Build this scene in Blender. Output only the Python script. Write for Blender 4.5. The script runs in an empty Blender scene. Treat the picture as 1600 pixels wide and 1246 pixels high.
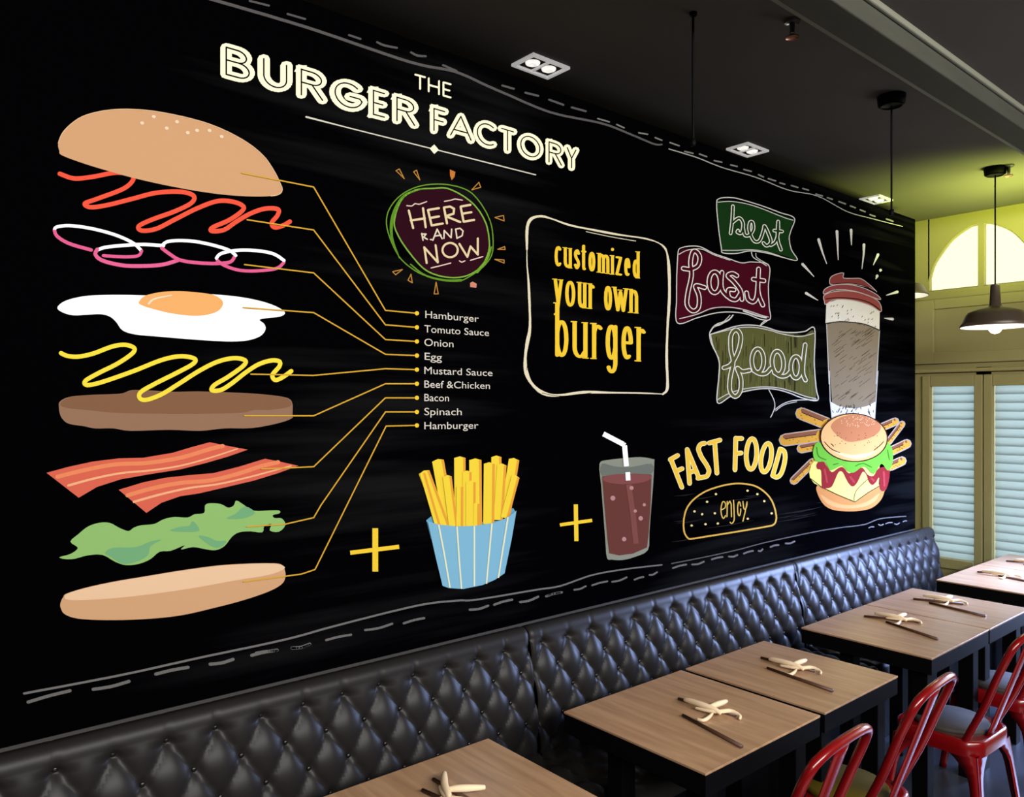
import bpy, bmesh, math, random
from mathutils import Vector, Matrix
from mathutils.geometry import tessellate_polygon
random.seed(7)
C = bpy.context.scene.collection
sc = bpy.context.scene
# ------------------------------------------------------------ camera, world, light, exposure
F = 1207.0                       # focal length in pixels of the 1600 px wide frame
TH = math.atan2(1436, 1207)      # yaw between the view and the long wall (the wall runs along +X)
CH = 1.9                         # eye height
cam = bpy.data.cameras.new('camera'); cam.sensor_width = 36.0; cam.lens = F/1600*36
cam.shift_y = -(632-623)/1600*-1; cam.clip_start = .02
co = bpy.data.objects.new('camera', cam); C.objects.link(co)
co.location = (0, 0, CH)
fwd = Vector((math.cos(TH), math.sin(TH), 0)); rgt = Vector((math.sin(TH), -math.cos(TH), 0))
co.rotation_euler = (math.pi/2, 0, TH-math.pi/2)
sc.camera = co
sc.view_settings.view_transform = 'Standard'; sc.view_settings.look = 'None'
sc.view_settings.gamma = 1; sc.view_settings.use_curve_mapping = False
sc.view_settings.exposure = 0.0
w = bpy.data.worlds.new('world'); sc.world = w; w.use_nodes = True
w.node_tree.nodes['Background'].inputs[0].default_value = (.7, .85, 1, 1)
w.node_tree.nodes['Background'].inputs[1].default_value = 1.0
def area(name, loc, target, sx, sy, power, col, spread=180):
    l = bpy.data.lights.new(name, 'AREA'); l.shape = 'RECTANGLE'; l.size = sx; l.size_y = sy
    l.energy = power; l.color = col; l.spread = math.radians(spread)
    o = bpy.data.objects.new(name, l); C.objects.link(o); o.location = loc
    o.rotation_euler = (Vector(target)-Vector(loc)).to_track_quat('-Z', 'Y').to_euler()
    return o
area('unseen_wash_light', (1.0, -2.6, 3.2), (1.8, 2.55, 1.9), 6.6, .5, 520, (1, .97, .93))  # added unseen lamp behind the camera, brightens the mural evenly
area('daylight', (6.65, 1.05, 1.35), (5.5, 2.35, .5), 1.1, 1.3, 185, (.36, .50, 1), 100)  # bluish area lamp inside the room, standing in for off-frame window light
area('arch_glow_fill', (5.9, 1.50, 2.55), (6.15, 2.05, 3.44), .5, .4, 46, (.66, .80, .14), 108)  # unseen lamp added in the room, aimed up for the green ceiling glow
# ------------------------------------------------------------ key dimensions
WY = 2.55        # painted face of the mural
CZ = 3.44        # ceiling
WX = 6.80        # window wall
PX = 6.19        # end of the partition that carries the mural
def ray(u, v):
    a = (u-800)/F
    return Vector((fwd.x+rgt.x*a, fwd.y+rgt.y*a, (632-v)/F))
def on_y(u, v, Y=WY):
    d = ray(u, v); s = Y/d.y; return Vector((d.x*s, Y, CH+d.z*s))
def on_x(u, v, X=WX):
    d = ray(u, v); s = X/d.x; return Vector((X, d.y*s, CH+d.z*s))
def on_z(u, v, Z):
    d = ray(u, v); s = (Z-CH)/d.z; return Vector((d.x*s, d.y*s, Z))
# ------------------------------------------------------------ materials
def lin(c):
    return tuple(((x/255)/12.92 if x/255 <= .04045 else ((x/255+.055)/1.055)**2.4) for x in c)
MATS = {}
def mat(name, col, rough=.5, metal=0, spec=.5, emit=None, es=1, noise=0, nscale=8, stretch=(1, 1, 1), bump=0, coat=0, srgb=True, gain=1):
    if name in MATS: return MATS[name]
    m = bpy.data.materials.new(name); m.use_nodes = True; nt = m.node_tree; b = nt.nodes['Principled BSDF']
    c = lin(col) if srgb else col
    c = tuple(min(.95, x*gain) for x in c)
    b.inputs['Base Color'].default_value = (*c, 1); b.inputs['Roughness'].default_value = rough
    b.inputs['Metallic'].default_value = metal; b.inputs['Specular IOR Level'].default_value = spec
    if coat: b.inputs['Coat Weight'].default_value = coat; b.inputs['Coat Roughness'].default_value = .12
    if emit: b.inputs['Emission Color'].default_value = (*emit, 1); b.inputs['Emission Strength'].default_value = es
    if noise or bump:
        tc = nt.nodes.new('ShaderNodeTexCoord'); mp = nt.nodes.new('ShaderNodeMapping'); mp.inputs['Scale'].default_value = stretch
        n = nt.nodes.new('ShaderNodeTexNoise'); n.inputs['Scale'].default_value = nscale; n.inputs['Detail'].default_value = 5
        nt.links.new(tc.outputs['Object'], mp.inputs[0]); nt.links.new(mp.outputs[0], n.inputs[0])
        if noise:
            r = nt.nodes.new('ShaderNodeValToRGB'); r.color_ramp.elements[0].position = .3; r.color_ramp.elements[1].position = .7
            r.color_ramp.elements[0].color = (*[x*(1-noise) for x in c], 1); r.color_ramp.elements[1].color = (*[min(1, x*(1+noise)) for x in c], 1)
            nt.links.new(n.outputs[0], r.inputs[0]); nt.links.new(r.outputs[0], b.inputs['Base Color'])
        if bump:
            bp = nt.nodes.new('ShaderNodeBump'); bp.inputs['Strength'].default_value = bump; bp.inputs['Distance'].default_value = .01
            nt.links.new(n.outputs[0], bp.inputs['Height']); nt.links.new(bp.outputs[0], b.inputs['Normal'])
    MATS[name] = m; return m
def paint(col):            # flat printed ink of the mural
    return mat('ink_%d_%d_%d' % tuple(col), col, rough=.95, spec=0, gain=.78 if min(col) > 235 or col == CREAM else .63)
# mural ground: black print with faint streaks of chalk dust
def ground_mat():
    m = bpy.data.materials.new('mural_black'); m.use_nodes = True; nt = m.node_tree; b = nt.nodes['Principled BSDF']
    tc = nt.nodes.new('ShaderNodeTexCoord'); mp = nt.nodes.new('ShaderNodeMapping'); mp.inputs['Scale'].default_value = (.5, 1, 9)
    mp.inputs['Rotation'].default_value = (0, math.radians(4), 0)
    n = nt.nodes.new('ShaderNodeTexNoise'); n.inputs['Scale'].default_value = 1.3; n.inputs['Detail'].default_value = 6
    n2 = nt.nodes.new('ShaderNodeTexNoise'); n2.inputs['Scale'].default_value = .55; n2.inputs['Detail'].default_value = 1
    mu = nt.nodes.new('ShaderNodeMath'); mu.operation = 'MULTIPLY'
    r = nt.nodes.new('ShaderNodeValToRGB'); r.color_ramp.elements[0].position = .22; r.color_ramp.elements[1].position = .46
    r.color_ramp.elements[0].color = (.0006, .0006, .0009, 1); r.color_ramp.elements[1].color = (.0085, .0087, .0092, 1)
    nt.links.new(tc.outputs['Object'], mp.inputs[0]); nt.links.new(mp.outputs[0], n.inputs[0]); nt.links.new(tc.outputs['Object'], n2.inputs[0])
    nt.links.new(n.outputs[0], mu.inputs[0]); nt.links.new(n2.outputs[0], mu.inputs[1])
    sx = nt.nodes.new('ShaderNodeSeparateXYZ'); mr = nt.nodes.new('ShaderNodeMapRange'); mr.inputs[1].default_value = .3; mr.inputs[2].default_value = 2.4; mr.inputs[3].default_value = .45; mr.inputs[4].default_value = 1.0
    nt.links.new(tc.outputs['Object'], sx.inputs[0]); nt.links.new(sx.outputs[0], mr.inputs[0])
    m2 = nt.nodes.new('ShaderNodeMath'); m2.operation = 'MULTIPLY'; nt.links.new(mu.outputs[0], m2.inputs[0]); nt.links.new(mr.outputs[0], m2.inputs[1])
    nt.links.new(m2.outputs[0], r.inputs[0]); nt.links.new(r.outputs[0], b.inputs['Base Color'])
    b.inputs['Roughness'].default_value = .9; b.inputs['Specular IOR Level'].default_value = 0
    return m
def wood_mat():
    m = bpy.data.materials.new('oak_veneer'); m.use_nodes = True; nt = m.node_tree; b = nt.nodes['Principled BSDF']
    tc = nt.nodes.new('ShaderNodeTexCoord'); mp = nt.nodes.new('ShaderNodeMapping'); mp.inputs['Scale'].default_value = (14, 1.1, 14)
    n = nt.nodes.new('ShaderNodeTexNoise'); n.inputs['Scale'].default_value = 2.2; n.inputs['Detail'].default_value = 8; n.inputs['Distortion'].default_value = .6
    r = nt.nodes.new('ShaderNodeValToRGB'); r.color_ramp.elements[0].position = .3; r.color_ramp.elements[1].position = .72
    r.color_ramp.elements[0].color = (.30, .170, .092, 1); r.color_ramp.elements[1].color = (.46, .280, .160, 1)
    nt.links.new(tc.outputs['Object'], mp.inputs[0]); nt.links.new(mp.outputs[0], n.inputs[0]); nt.links.new(n.outputs[0], r.inputs[0])
    nt.links.new(r.outputs[0], b.inputs['Base Color']); b.inputs['Roughness'].default_value = .3; b.inputs['Specular IOR Level'].default_value = .7
    return m
M_BLACK = ground_mat(); M_WOOD = wood_mat()
M_LEATHER = mat('dark_leather', (29, 27, 26), rough=.40, spec=.17)
M_BUTTON = mat('leather_button', (16, 15, 15), rough=.35)
M_FRAME = mat('black_metal', (3, 3, 5), rough=.6, spec=.08)
M_RED = mat('red_lacquer', (112, 5, 9), rough=.25, spec=.4, coat=.4)
M_CUSH = mat('grey_cushion', (52, 46, 42), rough=.7)
M_CUSHO = mat('olive_cushion', (78, 66, 10), rough=.8, spec=.1)
M_CEIL = mat('ceiling_paint', (78, 74, 70), rough=.85, spec=.2, noise=.06, nscale=2)
M_LIT_EDGE = mat('beam_lit_edge_paint', (110, 110, 96), rough=.7)  # paler tone that paints light onto the beam edges
M_BEAM = mat('beam_paint', (62, 62, 54), rough=.8, spec=.2, noise=.08, nscale=3, stretch=(1, 8, 8))
M_OLIVE = mat('olive_paint', (138, 130, 84), rough=.6, spec=.3, noise=.04, nscale=3)
M_DARKW = mat('dark_wall_paint', (46, 44, 42), rough=.8)
M_FLOOR = mat('dark_floor', (44, 46, 54), rough=.3, noise=.25, nscale=5)
M_WHITE = mat('white_enamel', (225, 222, 215), rough=.45)
M_BRONZE = mat('bronze_shade', (74, 62, 50), rough=.4, metal=.3)
M_STICK = mat('brown_chopstick', (74, 48, 34), rough=.45, noise=.2, nscale=30)
M_NAP = mat('cream_napkin', (225, 200, 165), rough=.8)
M_STEEL = mat('brushed_steel', (150, 150, 150), rough=.3, metal=.9)
# ------------------------------------------------------------ object helpers
def obj(name, bm, m=None, parent=None, smooth=False, loc=None):
    me = bpy.data.meshes.new(name)
    if smooth:
        for f in bm.faces: f.smooth = True
    bm.to_mesh(me); bm.free()
    if m:
        for k in (m if isinstance(m, (list, tuple)) else [m]): me.materials.append(k)
    o = bpy.data.objects.new(name, me); C.objects.link(o)
    if parent: o.parent = parent
    if loc is not None: o.location = loc
    return o
def tag(o, label, cat, group=None):
    o['label'] = label; o['category'] = cat
    if group: o['group'] = group
    return o
def thing(name, label, cat, loc=(0, 0, 0), rz=0, group=None):
    o = bpy.data.objects.new(name, None); C.objects.link(o); o.location = loc; o.rotation_euler = (0, 0, rz); o.empty_display_size = .1
    return tag(o, label, cat, group)
def struct(name, bm, m, parent=None, label=None):
    o = obj(name, bm, m, parent)
    if not parent: o['kind'] = 'structure'
    if label: o['label'] = label
    return o
def box(bm, a, b, bev=0):
    r = bmesh.ops.create_cube(bm, size=1); vs = r['verts']
    for v in vs: v.co = Vector(((a[i]+b[i])/2+v.co[i]*(b[i]-a[i]) for i in range(3)))
    if bev:
        es = list({e for v in vs for e in v.link_edges}); bmesh.ops.bevel(bm, geom=es, offset=bev, segments=2, profile=.5, affect='EDGES')
def tube(bm, pts, r, n=10, caps=True):
    pts = [Vector(p) for p in pts]; rs = r if isinstance(r, (list, tuple)) else [r]*len(pts)
    rings = []; prev = None
    for i, p in enumerate(pts):
        t = (pts[min(i+1, len(pts)-1)]-pts[max(i-1, 0)]).normalized()
        if prev is None:
            prev = t.orthogonal().normalized()
        prev = (prev-t*prev.dot(t)).normalized(); q = t.cross(prev)
        rings.append([bm.verts.new(p+(prev*math.cos(2*math.pi*k/n)+q*math.sin(2*math.pi*k/n))*rs[i]) for k in range(n)])
    for a, b in zip(rings, rings[1:]):
        for k in range(n): bm.faces.new((a[k], a[(k+1) % n], b[(k+1) % n], b[k]))
    if caps: bm.faces.new(rings[0][::-1]); bm.faces.new(rings[-1])
def lathe(bm, prof, n=32, c=(0, 0, 0)):
    rings = []
    for r, z in prof:
        if r < 1e-5: rings.append([bm.verts.new((c[0], c[1], c[2]+z))])
        else: rings.append([bm.verts.new((c[0]+r*math.cos(2*math.pi*k/n), c[1]+r*math.sin(2*math.pi*k/n), c[2]+z)) for k in range(n)])
    for a, b in zip(rings, rings[1:]):
        for k in range(n):
            k2 = (k+1) % n
            if len(a) == 1 and len(b) == 1: continue
            if len(a) == 1: bm.faces.new((a[0], b[k], b[k2]))
            elif len(b) == 1: bm.faces.new((a[k], a[k2], b[0]))
            else: bm.faces.new((a[k], a[k2], b[k2], b[k]))
def copy_tree(o, parent=None):
    c = o.copy(); C.objects.link(c); c.parent = parent
    for ch in [x for x in bpy.data.objects if x.parent == o]: copy_tree(ch, c)
    return c
def cr(pts, closed=False, n=6):
    """Catmull-Rom through 2D or 3D points"""
    P = [Vector(p) for p in pts]; N = len(P); out = []
    if N < 3: return P
    for i in range(N if closed else N-1):
        p0 = P[(i-1) % N] if closed or i > 0 else P[0]; p1 = P[i]; p2 = P[(i+1) % N]; p3 = P[(i+2) % N] if closed or i+2 < N else P[-1]
        for k in range(n):
            t = k/n
            out.append(.5*((2*p1)+(p2-p0)*t+(2*p0-5*p1+4*p2-p3)*t*t+(3*p1-p0-3*p2+p3)*t**3))
    if not closed: out.append(P[-1])
    return out
# ------------------------------------------------------------ room shell
bm = bmesh.new(); box(bm, (-2.5, -3.6, -.1), (WX+.2, 3.3, 0)); struct('floor', bm, M_FLOOR)
bm = bmesh.new(); box(bm, (-2.5, -3.6, CZ), (WX+.2, 3.3, CZ+.1)); struct('ceiling', bm, M_CEIL)
bm = bmesh.new(); box(bm, (-2.4, WY+.012, 0), (PX-.01, WY+.09, 3.30)); struct('wall_left', bm, M_DARKW)
bm = bmesh.new(); box(bm, (-2.5, 3.1, 0), (WX+.2, 3.2, CZ)); struct('wall_back_left', bm, M_OLIVE)
bm = bmesh.new(); box(bm, (-2.5, -3.6, 0), (-2.4, 3.1, CZ)); struct('wall_behind', bm, M_DARKW)
bm = bmesh.new(); box(bm, (-2.4, -3.6, 0), (WX+.2, -3.5, CZ)); struct('wall_right', bm, M_DARKW)
# window wall at X = WX: opening cut-outs laid out from their real extents
def yz(u, v): p = on_x(u, v); return p.y, p.z
yL = yz(1452, 700)[0]; yR1 = yz(1525.5, 700)[0]; yL2 = yz(1549, 700)[0]; pw = yL-yR1; yR2 = yL2-pw
zT = yz(1500, 598)[1]; zB = .62
aC = (yz(1528, 400)[0]+yz(1537.5, 400)[0])/2; aBase = yz(1528, 449)[1]
half = [yz(*p) for p in [(1449, 457.7), (1450, 444), (1457, 418), (1467, 400), (1487, 374), (1513, 355), (1528, 349.6)]]
halfC = cr([Vector((y, z, 0)) for y, z in half[1:]], n=4)
archL = [(half[0][0], aBase)]+[(p.x, p.y) for p in halfC]
archL[-1] = (yz(1528, 400)[0], archL[-1][1]); mw = (archL[-1][0]-aC)
archL = archL+[(archL[-1][0], aBase)]
archR = [(2*aC-y, z) for y, z in archL]
def prism_x(bm, poly, x0, x1):
    a = [bm.verts.new((x0, y, z)) for y, z in poly]; b = [bm.verts.new((x1, y, z)) for y, z in poly]
    n = len(poly); bm.faces.new(a); bm.faces.new(b[::-1])
    for i in range(n): bm.faces.new((a[i], b[i], b[(i+1) % n], a[(i+1) % n]))
bm = bmesh.new()
WT = .22
box(bm, (WX, yL+.0, 0), (WX+WT, 3.1, CZ))                       # left of the windows
box(bm, (WX, yR1, 0), (WX+WT, yL, zB))
box(bm, (WX, yL2, 0), (WX+WT, yR1, zT+.12))                     # mullion post
box(bm, (WX, yR2, 0), (WX+WT, yL2, zB))
box(bm, (WX, yR2, zT), (WX+WT, yR1-.0, zT+.12)); box(bm, (WX, yR1, zT), (WX+WT, yL, zT+.12))
aY0 = archL[0][0]; aY1 = 2*aC-aY0
box(bm, (WX, yR2, zT+.12), (WX+WT, yL, aBase))
# spandrels round the arch
def arch_fill(pts, ytop_edge):
    n = len(pts)
    for i in range(n-1):
        (y0, z0), (y1, z1) = pts[i], pts[i+1]
        if abs(y1-y0) < 1e-4: continue
        prism_x(bm, [(y0, z0), (y0, CZ), (y1, CZ), (y1, z1)], WX, WX+WT)
arch_fill(archL[1:-1], 0); arch_fill(archR[1:-1], 0)
box(bm, (WX, archR[-1][0], aBase), (WX+WT, archL[-1][0], CZ))
box(bm, (WX, min(archL[0][0], yL)-.001, aBase), (WX+WT, yL, CZ)); box(bm, (WX, yR2, aBase), (WX+WT, aY1, CZ)) if aY1 > yR2 else None
box(bm, (WX, -.9, 2.3), (WX+WT, yR2, CZ)); box(bm, (WX, -.9, 0), (WX+WT, yR2, .55)); box(bm, (WX, -3.5, 0), (WX+WT, -.9, CZ))
box(bm, (WX, 1.35, .55), (WX+WT, yR2, 2.3))
struct('wall_far', bm, M_OLIVE)
M_SKYP = mat('frosted_pane', (60, 60, 40), rough=.4, emit=(1, 1, .70), es=1.15)
M_SKYB = mat('daylight_pane', (225, 240, 245), rough=.4, emit=(.88, .95, 1.0), es=3.7)
# arched window
bm = bmesh.new(); prism_x(bm, archL, WX+.05, WX+.06); o = struct('window_1', bm, M_SKYP)
bm = bmesh.new(); prism_x(bm, archR, WX+.05, WX+.06); struct('pane', bm, M_SKYP, o)
bm = bmesh.new()
for pts in (archL, archR):
    prev = pts[1:-1]
    tube(bm, [(WX+.01, y, z) for y, z in prev], .012, 6)
    tube(bm, [(WX+.01, pts[0][0], aBase), (WX+.01, pts[-1][0], aBase)], .014, 6)
struct('window_frame', bm, M_OLIVE, o)
# trims: sunken panel between arch and shutters, cornice lines
def trimrect(name, y0, y1, z0, z1, t, d):
    bm = bmesh.new()
    box(bm, (WX-d, y0-t, z0-t), (WX-.0005, y0, z1+t)); box(bm, (WX-d, y1, z0-t), (WX-.0005, y1+t, z1+t))
    box(bm, (WX-d, y0, z0-t), (WX-.0005, y1, z0)); box(bm, (WX-d, y0, z1), (WX-.0005, y1, z1+t))
    return struct(name, bm, M_OLIVE)
pz0 = yz(1461, 552)[1]; pz1 = yz(1461, 484)[1]; py1 = yz(1461, 520)[0]
bm = bmesh.new()
d = .03
box(bm, (WX-d, py1, pz0-.09), (WX-.0005, yL+.12, pz1+.08), .004)
box(bm, (WX-d, yR2-.1, pz0-.09), (WX-.0005, py1, pz0), .004); box(bm, (WX-d, yR2-.1, pz1), (WX-.0005, py1, pz1+.08), .004)
struct('trim_1', bm, M_OLIVE)
bm = bmesh.new(); cz_ = yz(1440, 578)[1]
box(bm, (WX-.045, yR2-.1, cz_-.03), (WX-.0005, yL+.14, cz_), .008); struct('trim_2', bm, M_OLIVE)
# shutter windows
for k, (y0, y1) in enumerate(((yR1, yL), (yR2, yL2))):
    bm = bmesh.new(); box(bm, (WX+.10, y0, zB), (WX+.11, y1, zT)); o = struct('window_%d' % (k+2), bm, M_SKYB)
    bm = bmesh.new(); t = .035
    box(bm, (WX-.02, y0-.05, zB-.06), (WX+.03, y0+.012, zT+.06), .005); box(bm, (WX-.02, y1-.012, zB-.06), (WX+.03, y1+.05, zT+.06), .005)
    box(bm, (WX-.02, y0+.012, zT-.03), (WX+.03, y1-.012, zT+.06), .005); box(bm, (WX-.03, y0+.012, zB-.06), (WX+.03, y1-.012, zB+.02), .005)
    struct('window_frame', bm, M_OLIVE, o)
    bm = bmesh.new(); z = zB+.04; pitch = .068
    while z < zT-.04:
        c_ = Vector((WX+.045, 0, z)); a = math.radians(74)
        hx, hz = .041*math.cos(a), .041*math.sin(a)
        v = [bm.verts.new(p) for p in ((c_.x-hx, y0+.015, z-hz), (c_.x-hx, y1-.015, z-hz), (c_.x+hx, y1-.015, z+hz), (c_.x+hx, y0+.015, z+hz))]
        v2 = [bm.verts.new((p.co.x+.003, p.co.y, p.co.z-.002)) for p in v]
        bm.faces.new(v); bm.faces.new(v2[::-1])
        for i in range(4): bm.faces.new((v[i], v2[i], v2[(i+1) % 4], v[(i+1) % 4]))
        z += pitch
    ms = bpy.data.materials.get('blind_slat')
    if not ms:
        ms = bpy.data.materials.new('blind_slat'); ms.use_nodes = True; nt = ms.node_tree; b = nt.nodes['Principled BSDF']
        b.inputs['Base Color'].default_value = (.5, .55, .56, 1); b.inputs['Roughness'].default_value = .5
        tr = nt.nodes.new('ShaderNodeBsdfTranslucent'); tr.inputs[0].default_value = (.46, .52, .53, 1); mx = nt.nodes.new('ShaderNodeMixShader'); mx.inputs[0].default_value = .75
        nt.links.new(b.outputs[0], mx.inputs[1]); nt.links.new(tr.outputs[0], mx.inputs[2]); nt.links.new(mx.outputs[0], nt.nodes['Material Output'].inputs[0])
    struct('shutter_slats', bm, ms, o)
# unseen window added beyond the frame to account for the bluish lamp
bm = bmesh.new(); box(bm, (WX+.10, -.9, .55), (WX+.11, 1.35, 2.3)); o = struct('window_4', bm, M_SKYB)
bm = bmesh.new()
for y in (-.9, -.17, .58, 1.29): box(bm, (WX-.02, y, .5), (WX+.05, y+.06, 2.34), .005)
box(bm, (WX-.02, -.9, 2.28), (WX+.05, 1.35, 2.34)); box(bm, (WX-.02, -.9, .5), (WX+.05, 1.35, .56)); struct('window_frame', bm, M_OLIVE, o)
# ceiling beam
kC = (CZ-CH)/1.42
bm = bmesh.new(); box(bm, (-2.4, 1.37, CZ-.10), (WX-.001, 1.50, CZ+.002), .006); struct('trim_3', bm, M_BEAM)
bm = bmesh.new(); box(bm, (-2.4, 1.35, CZ-.025), (WX-.001, 1.369, CZ+.001), .006); box(bm, (-2.4, 1.50, CZ-.092), (WX-.001, 1.525, CZ-.06), .004)
struct('lit_edge_trim', bm, M_LIT_EDGE)  # lighter strips stand for the thin lit lines along the beam
# ------------------------------------------------------------ MURAL
class Art:
    """flat ink shapes on the mural face; every shape on its own very thin layer"""
    def __init__(s): s.bm = bmesh.new(); s.mats = []; s.k = 0
    def mi(s, col):
        m = paint(col)
        if m not in s.mats: s.mats.append(m)
        return s.mats.index(m)
    def P(s, pts, col, L=1):
        mi = s.mi(col); pts = [Vector((p[0], p[1], 0)) for p in pts]
        vs = []
        for p in pts:
            q = on_y(p.x, p.y); q.y -= .0008*L; vs.append(s.bm.verts.new(q))
        for t in tessellate_polygon([pts]):
            try:
                f = s.bm.faces.new([vs[i] for i in t]); f.material_index = mi
            except ValueError: pass
    def S(s, pts, wd, col, L=1, closed=False, cap=True, ax=1, sq=False):
        mi = s.mi(col); P = [Vector((p[0]/ax, p[1])) for p in pts]; Q = [P[0]]
        for p in P[1:]:
            if (p-Q[-1]).length > .15: Q.append(p)
        if closed and (Q[0]-Q[-1]).length > .15: Q.append(Q[0])
        n = len(Q)
        if n < 2: return
        W = [wd(i/(n-1)) if callable(wd) else wd for i in range(n)]
        def V(x, y):
            q = on_y(x*ax, y); q.y -= .0008*L+.00074*((s.k*.6180339) % 1); return s.bm.verts.new(q)
        for i in range(n-1):
            s.k += 1
            a, b = Q[i].copy(), Q[i+1].copy(); d_ = (b-a).normalized(); nn = Vector((-d_.y, d_.x))
            if sq:
                if i > 0 and abs(d_.dot((Q[i]-Q[i-1]).normalized())) < .6: a -= d_*W[i]/2
                if i < n-2 and abs(d_.dot((Q[i+2]-Q[i+1]).normalized())) < .6: b += d_*W[i]/2
            f = s.bm.faces.new((V(*(a+nn*W[i]/2)), V(*(b+nn*W[i+1]/2)), V(*(b-nn*W[i+1]/2)), V(*(a-nn*W[i]/2)))); f.material_index = mi
        if cap:
            for i in range(n):
                if (i == 0 or i == n-1):
                    pass
                else:
                    d0 = (Q[i]-Q[i-1]).normalized(); d1 = (Q[i+1]-Q[i]).normalized()
                    if d0.dot(d1) > .9995 or (sq and abs(d0.dot(d1)) < .6): continue
                if W[i] < .6: continue
                s.k += 1
                k = 8
                f = s.bm.faces.new([V(Q[i].x+math.cos(j*2*math.pi/k)*W[i]/2, Q[i].y+math.sin(j*2*math.pi/k)*W[i]/2) for j in range(k)]); f.material_index = mi
    def done(s, name, parent, label=None):
        bmesh.ops.recalc_face_normals(s.bm, faces=s.bm.faces)
        o = obj(name, s.bm, s.mats, parent)
        if label: o['label'] = label
        return o
def X(x0, y0, k):        # coordinates noted in an enlarged crop -> photograph pixels
    return lambda pts: [(x0+a/k, y0+b/k) for a, b in pts]
A_ = X(0, 0, 3.116); B_ = X(320, 40, 4.984); C_ = X(620, 80, 4.984); D_ = X(50, 300, 3.462); E_ = X(50, 640, 3.462)
F_ = X(560, 240, 5.193); G_ = X(460, 450, 4.0); H_ = X(780, 300, 3.664); I_ = X(530, 660, 3.077); J_ = X(1030, 290, 5.663)
K_ = X(1080, 470, 6.232); L_ = X(1030, 640, 5.664); M_ = X(1220, 350, 4.982); N_ = X(1200, 580, 5.192); O_ = X(780, 0, 1.951)
def sm(pts, closed=False, n=6): return [(p.x, p.y) for p in cr([Vector((a, b, 0)) for a, b in pts], closed, n)]
def arc(cx, cy, rx, ry, a0, a1, n=12): return [(cx+rx*math.cos(math.radians(a0+(a1-a0)*i/n)), cy+ry*math.sin(math.radians(a0+(a1-a0)*i/n))) for i in range(n+1)]
def ell(cx, cy, rx, ry, n=28, rot=0):
    r = math.radians(rot); return [(cx+rx*math.cos(t)*math.cos(r)-ry*math.sin(t)*math.sin(r), cy+rx*math.cos(t)*math.sin(r)+ry*math.sin(t)*math.cos(r)) for t in [2*math.pi*i/n for i in range(n)]]
CREAM = (250, 243, 208); YEL = (250, 208, 58); GOLD = (222, 172, 62); WHT = (255, 255, 255); CHALK = (214, 212, 205); GREY = (92, 90, 90)
INK = (6, 6, 8)
# panel
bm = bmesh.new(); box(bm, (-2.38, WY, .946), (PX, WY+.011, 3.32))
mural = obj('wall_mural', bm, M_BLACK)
tag(mural, 'huge black printed wall mural of burger layers and lettering above the leather bench', 'mural')
UPG = {  # upper case skeletons, x and y in 0..1
 'A': [[(0, 0), (.5, 1), (1, 0)], [(.2, .3), (.8, .3)]],
 'B': [[(0, 1), (.45, 1)]+arc(.5, .77, .38, .23, 90, -90)+[(0, .54)], [(0, .54), (.5, .54)]+arc(.55, .27, .45, .27, 90, -90)+[(0, 0)], [(0, 0), (0, 1)]],
 'C': [arc(.6, .5, .6, .5, 55, 305, 22)],
 'D': [[(0, 0), (0, 1), (.3, 1)]+arc(.3, .5, .7, .5, 90, -90, 16)+[(0, 0)]],
 'E': [[(1, 1), (0, 1), (0, 0), (1, 0)], [(0, .5), (.85, .5)]],
 'F': [[(1, 1), (0, 1), (0, 0)], [(0, .5), (.85, .5)]],
 'G': [arc(.55, .5, .55, .5, 50, 345, 24)+[(1, .47), (.6, .47)]],
 'H': [[(0, 0), (0, 1)], [(1, 0), (1, 1)], [(0, .5), (1, .5)]],
 'N': [[(0, 0), (0, 1), (1, 0), (1, 1)]],
 'O': [arc(.5, .5, .5, .5, 90, 450, 30)],
 'R': [[(0, 0), (0, 1), (.4, 1)]+arc(.5, .75, .45, .25, 90, -90)+[(0, .5)], [(.5, .5), (1, 0)]],
 'S': [sm([(.95, .85), (.6, 1), (.15, .9), (.05, .7), (.4, .54), (.85, .4), (.95, .2), (.6, 0), (.2, .03), (0, .18)])],
 'T': [[(0, 1), (1, 1)], [(.5, 1), (.5, 0)]],
 'U': [[(0, 1), (0, .4)]+arc(.5, .38, .5, .38, 180, 360, 16)+[(1, 1)]],
 'W': [[(0, 1), (.25, 0), (.5, .8), (.75, 0), (1, 1)]],
 'Y': [[(0, 1), (.5, .5), (1, 1)], [(.5, .5), (.5, 0)]],
}
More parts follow.
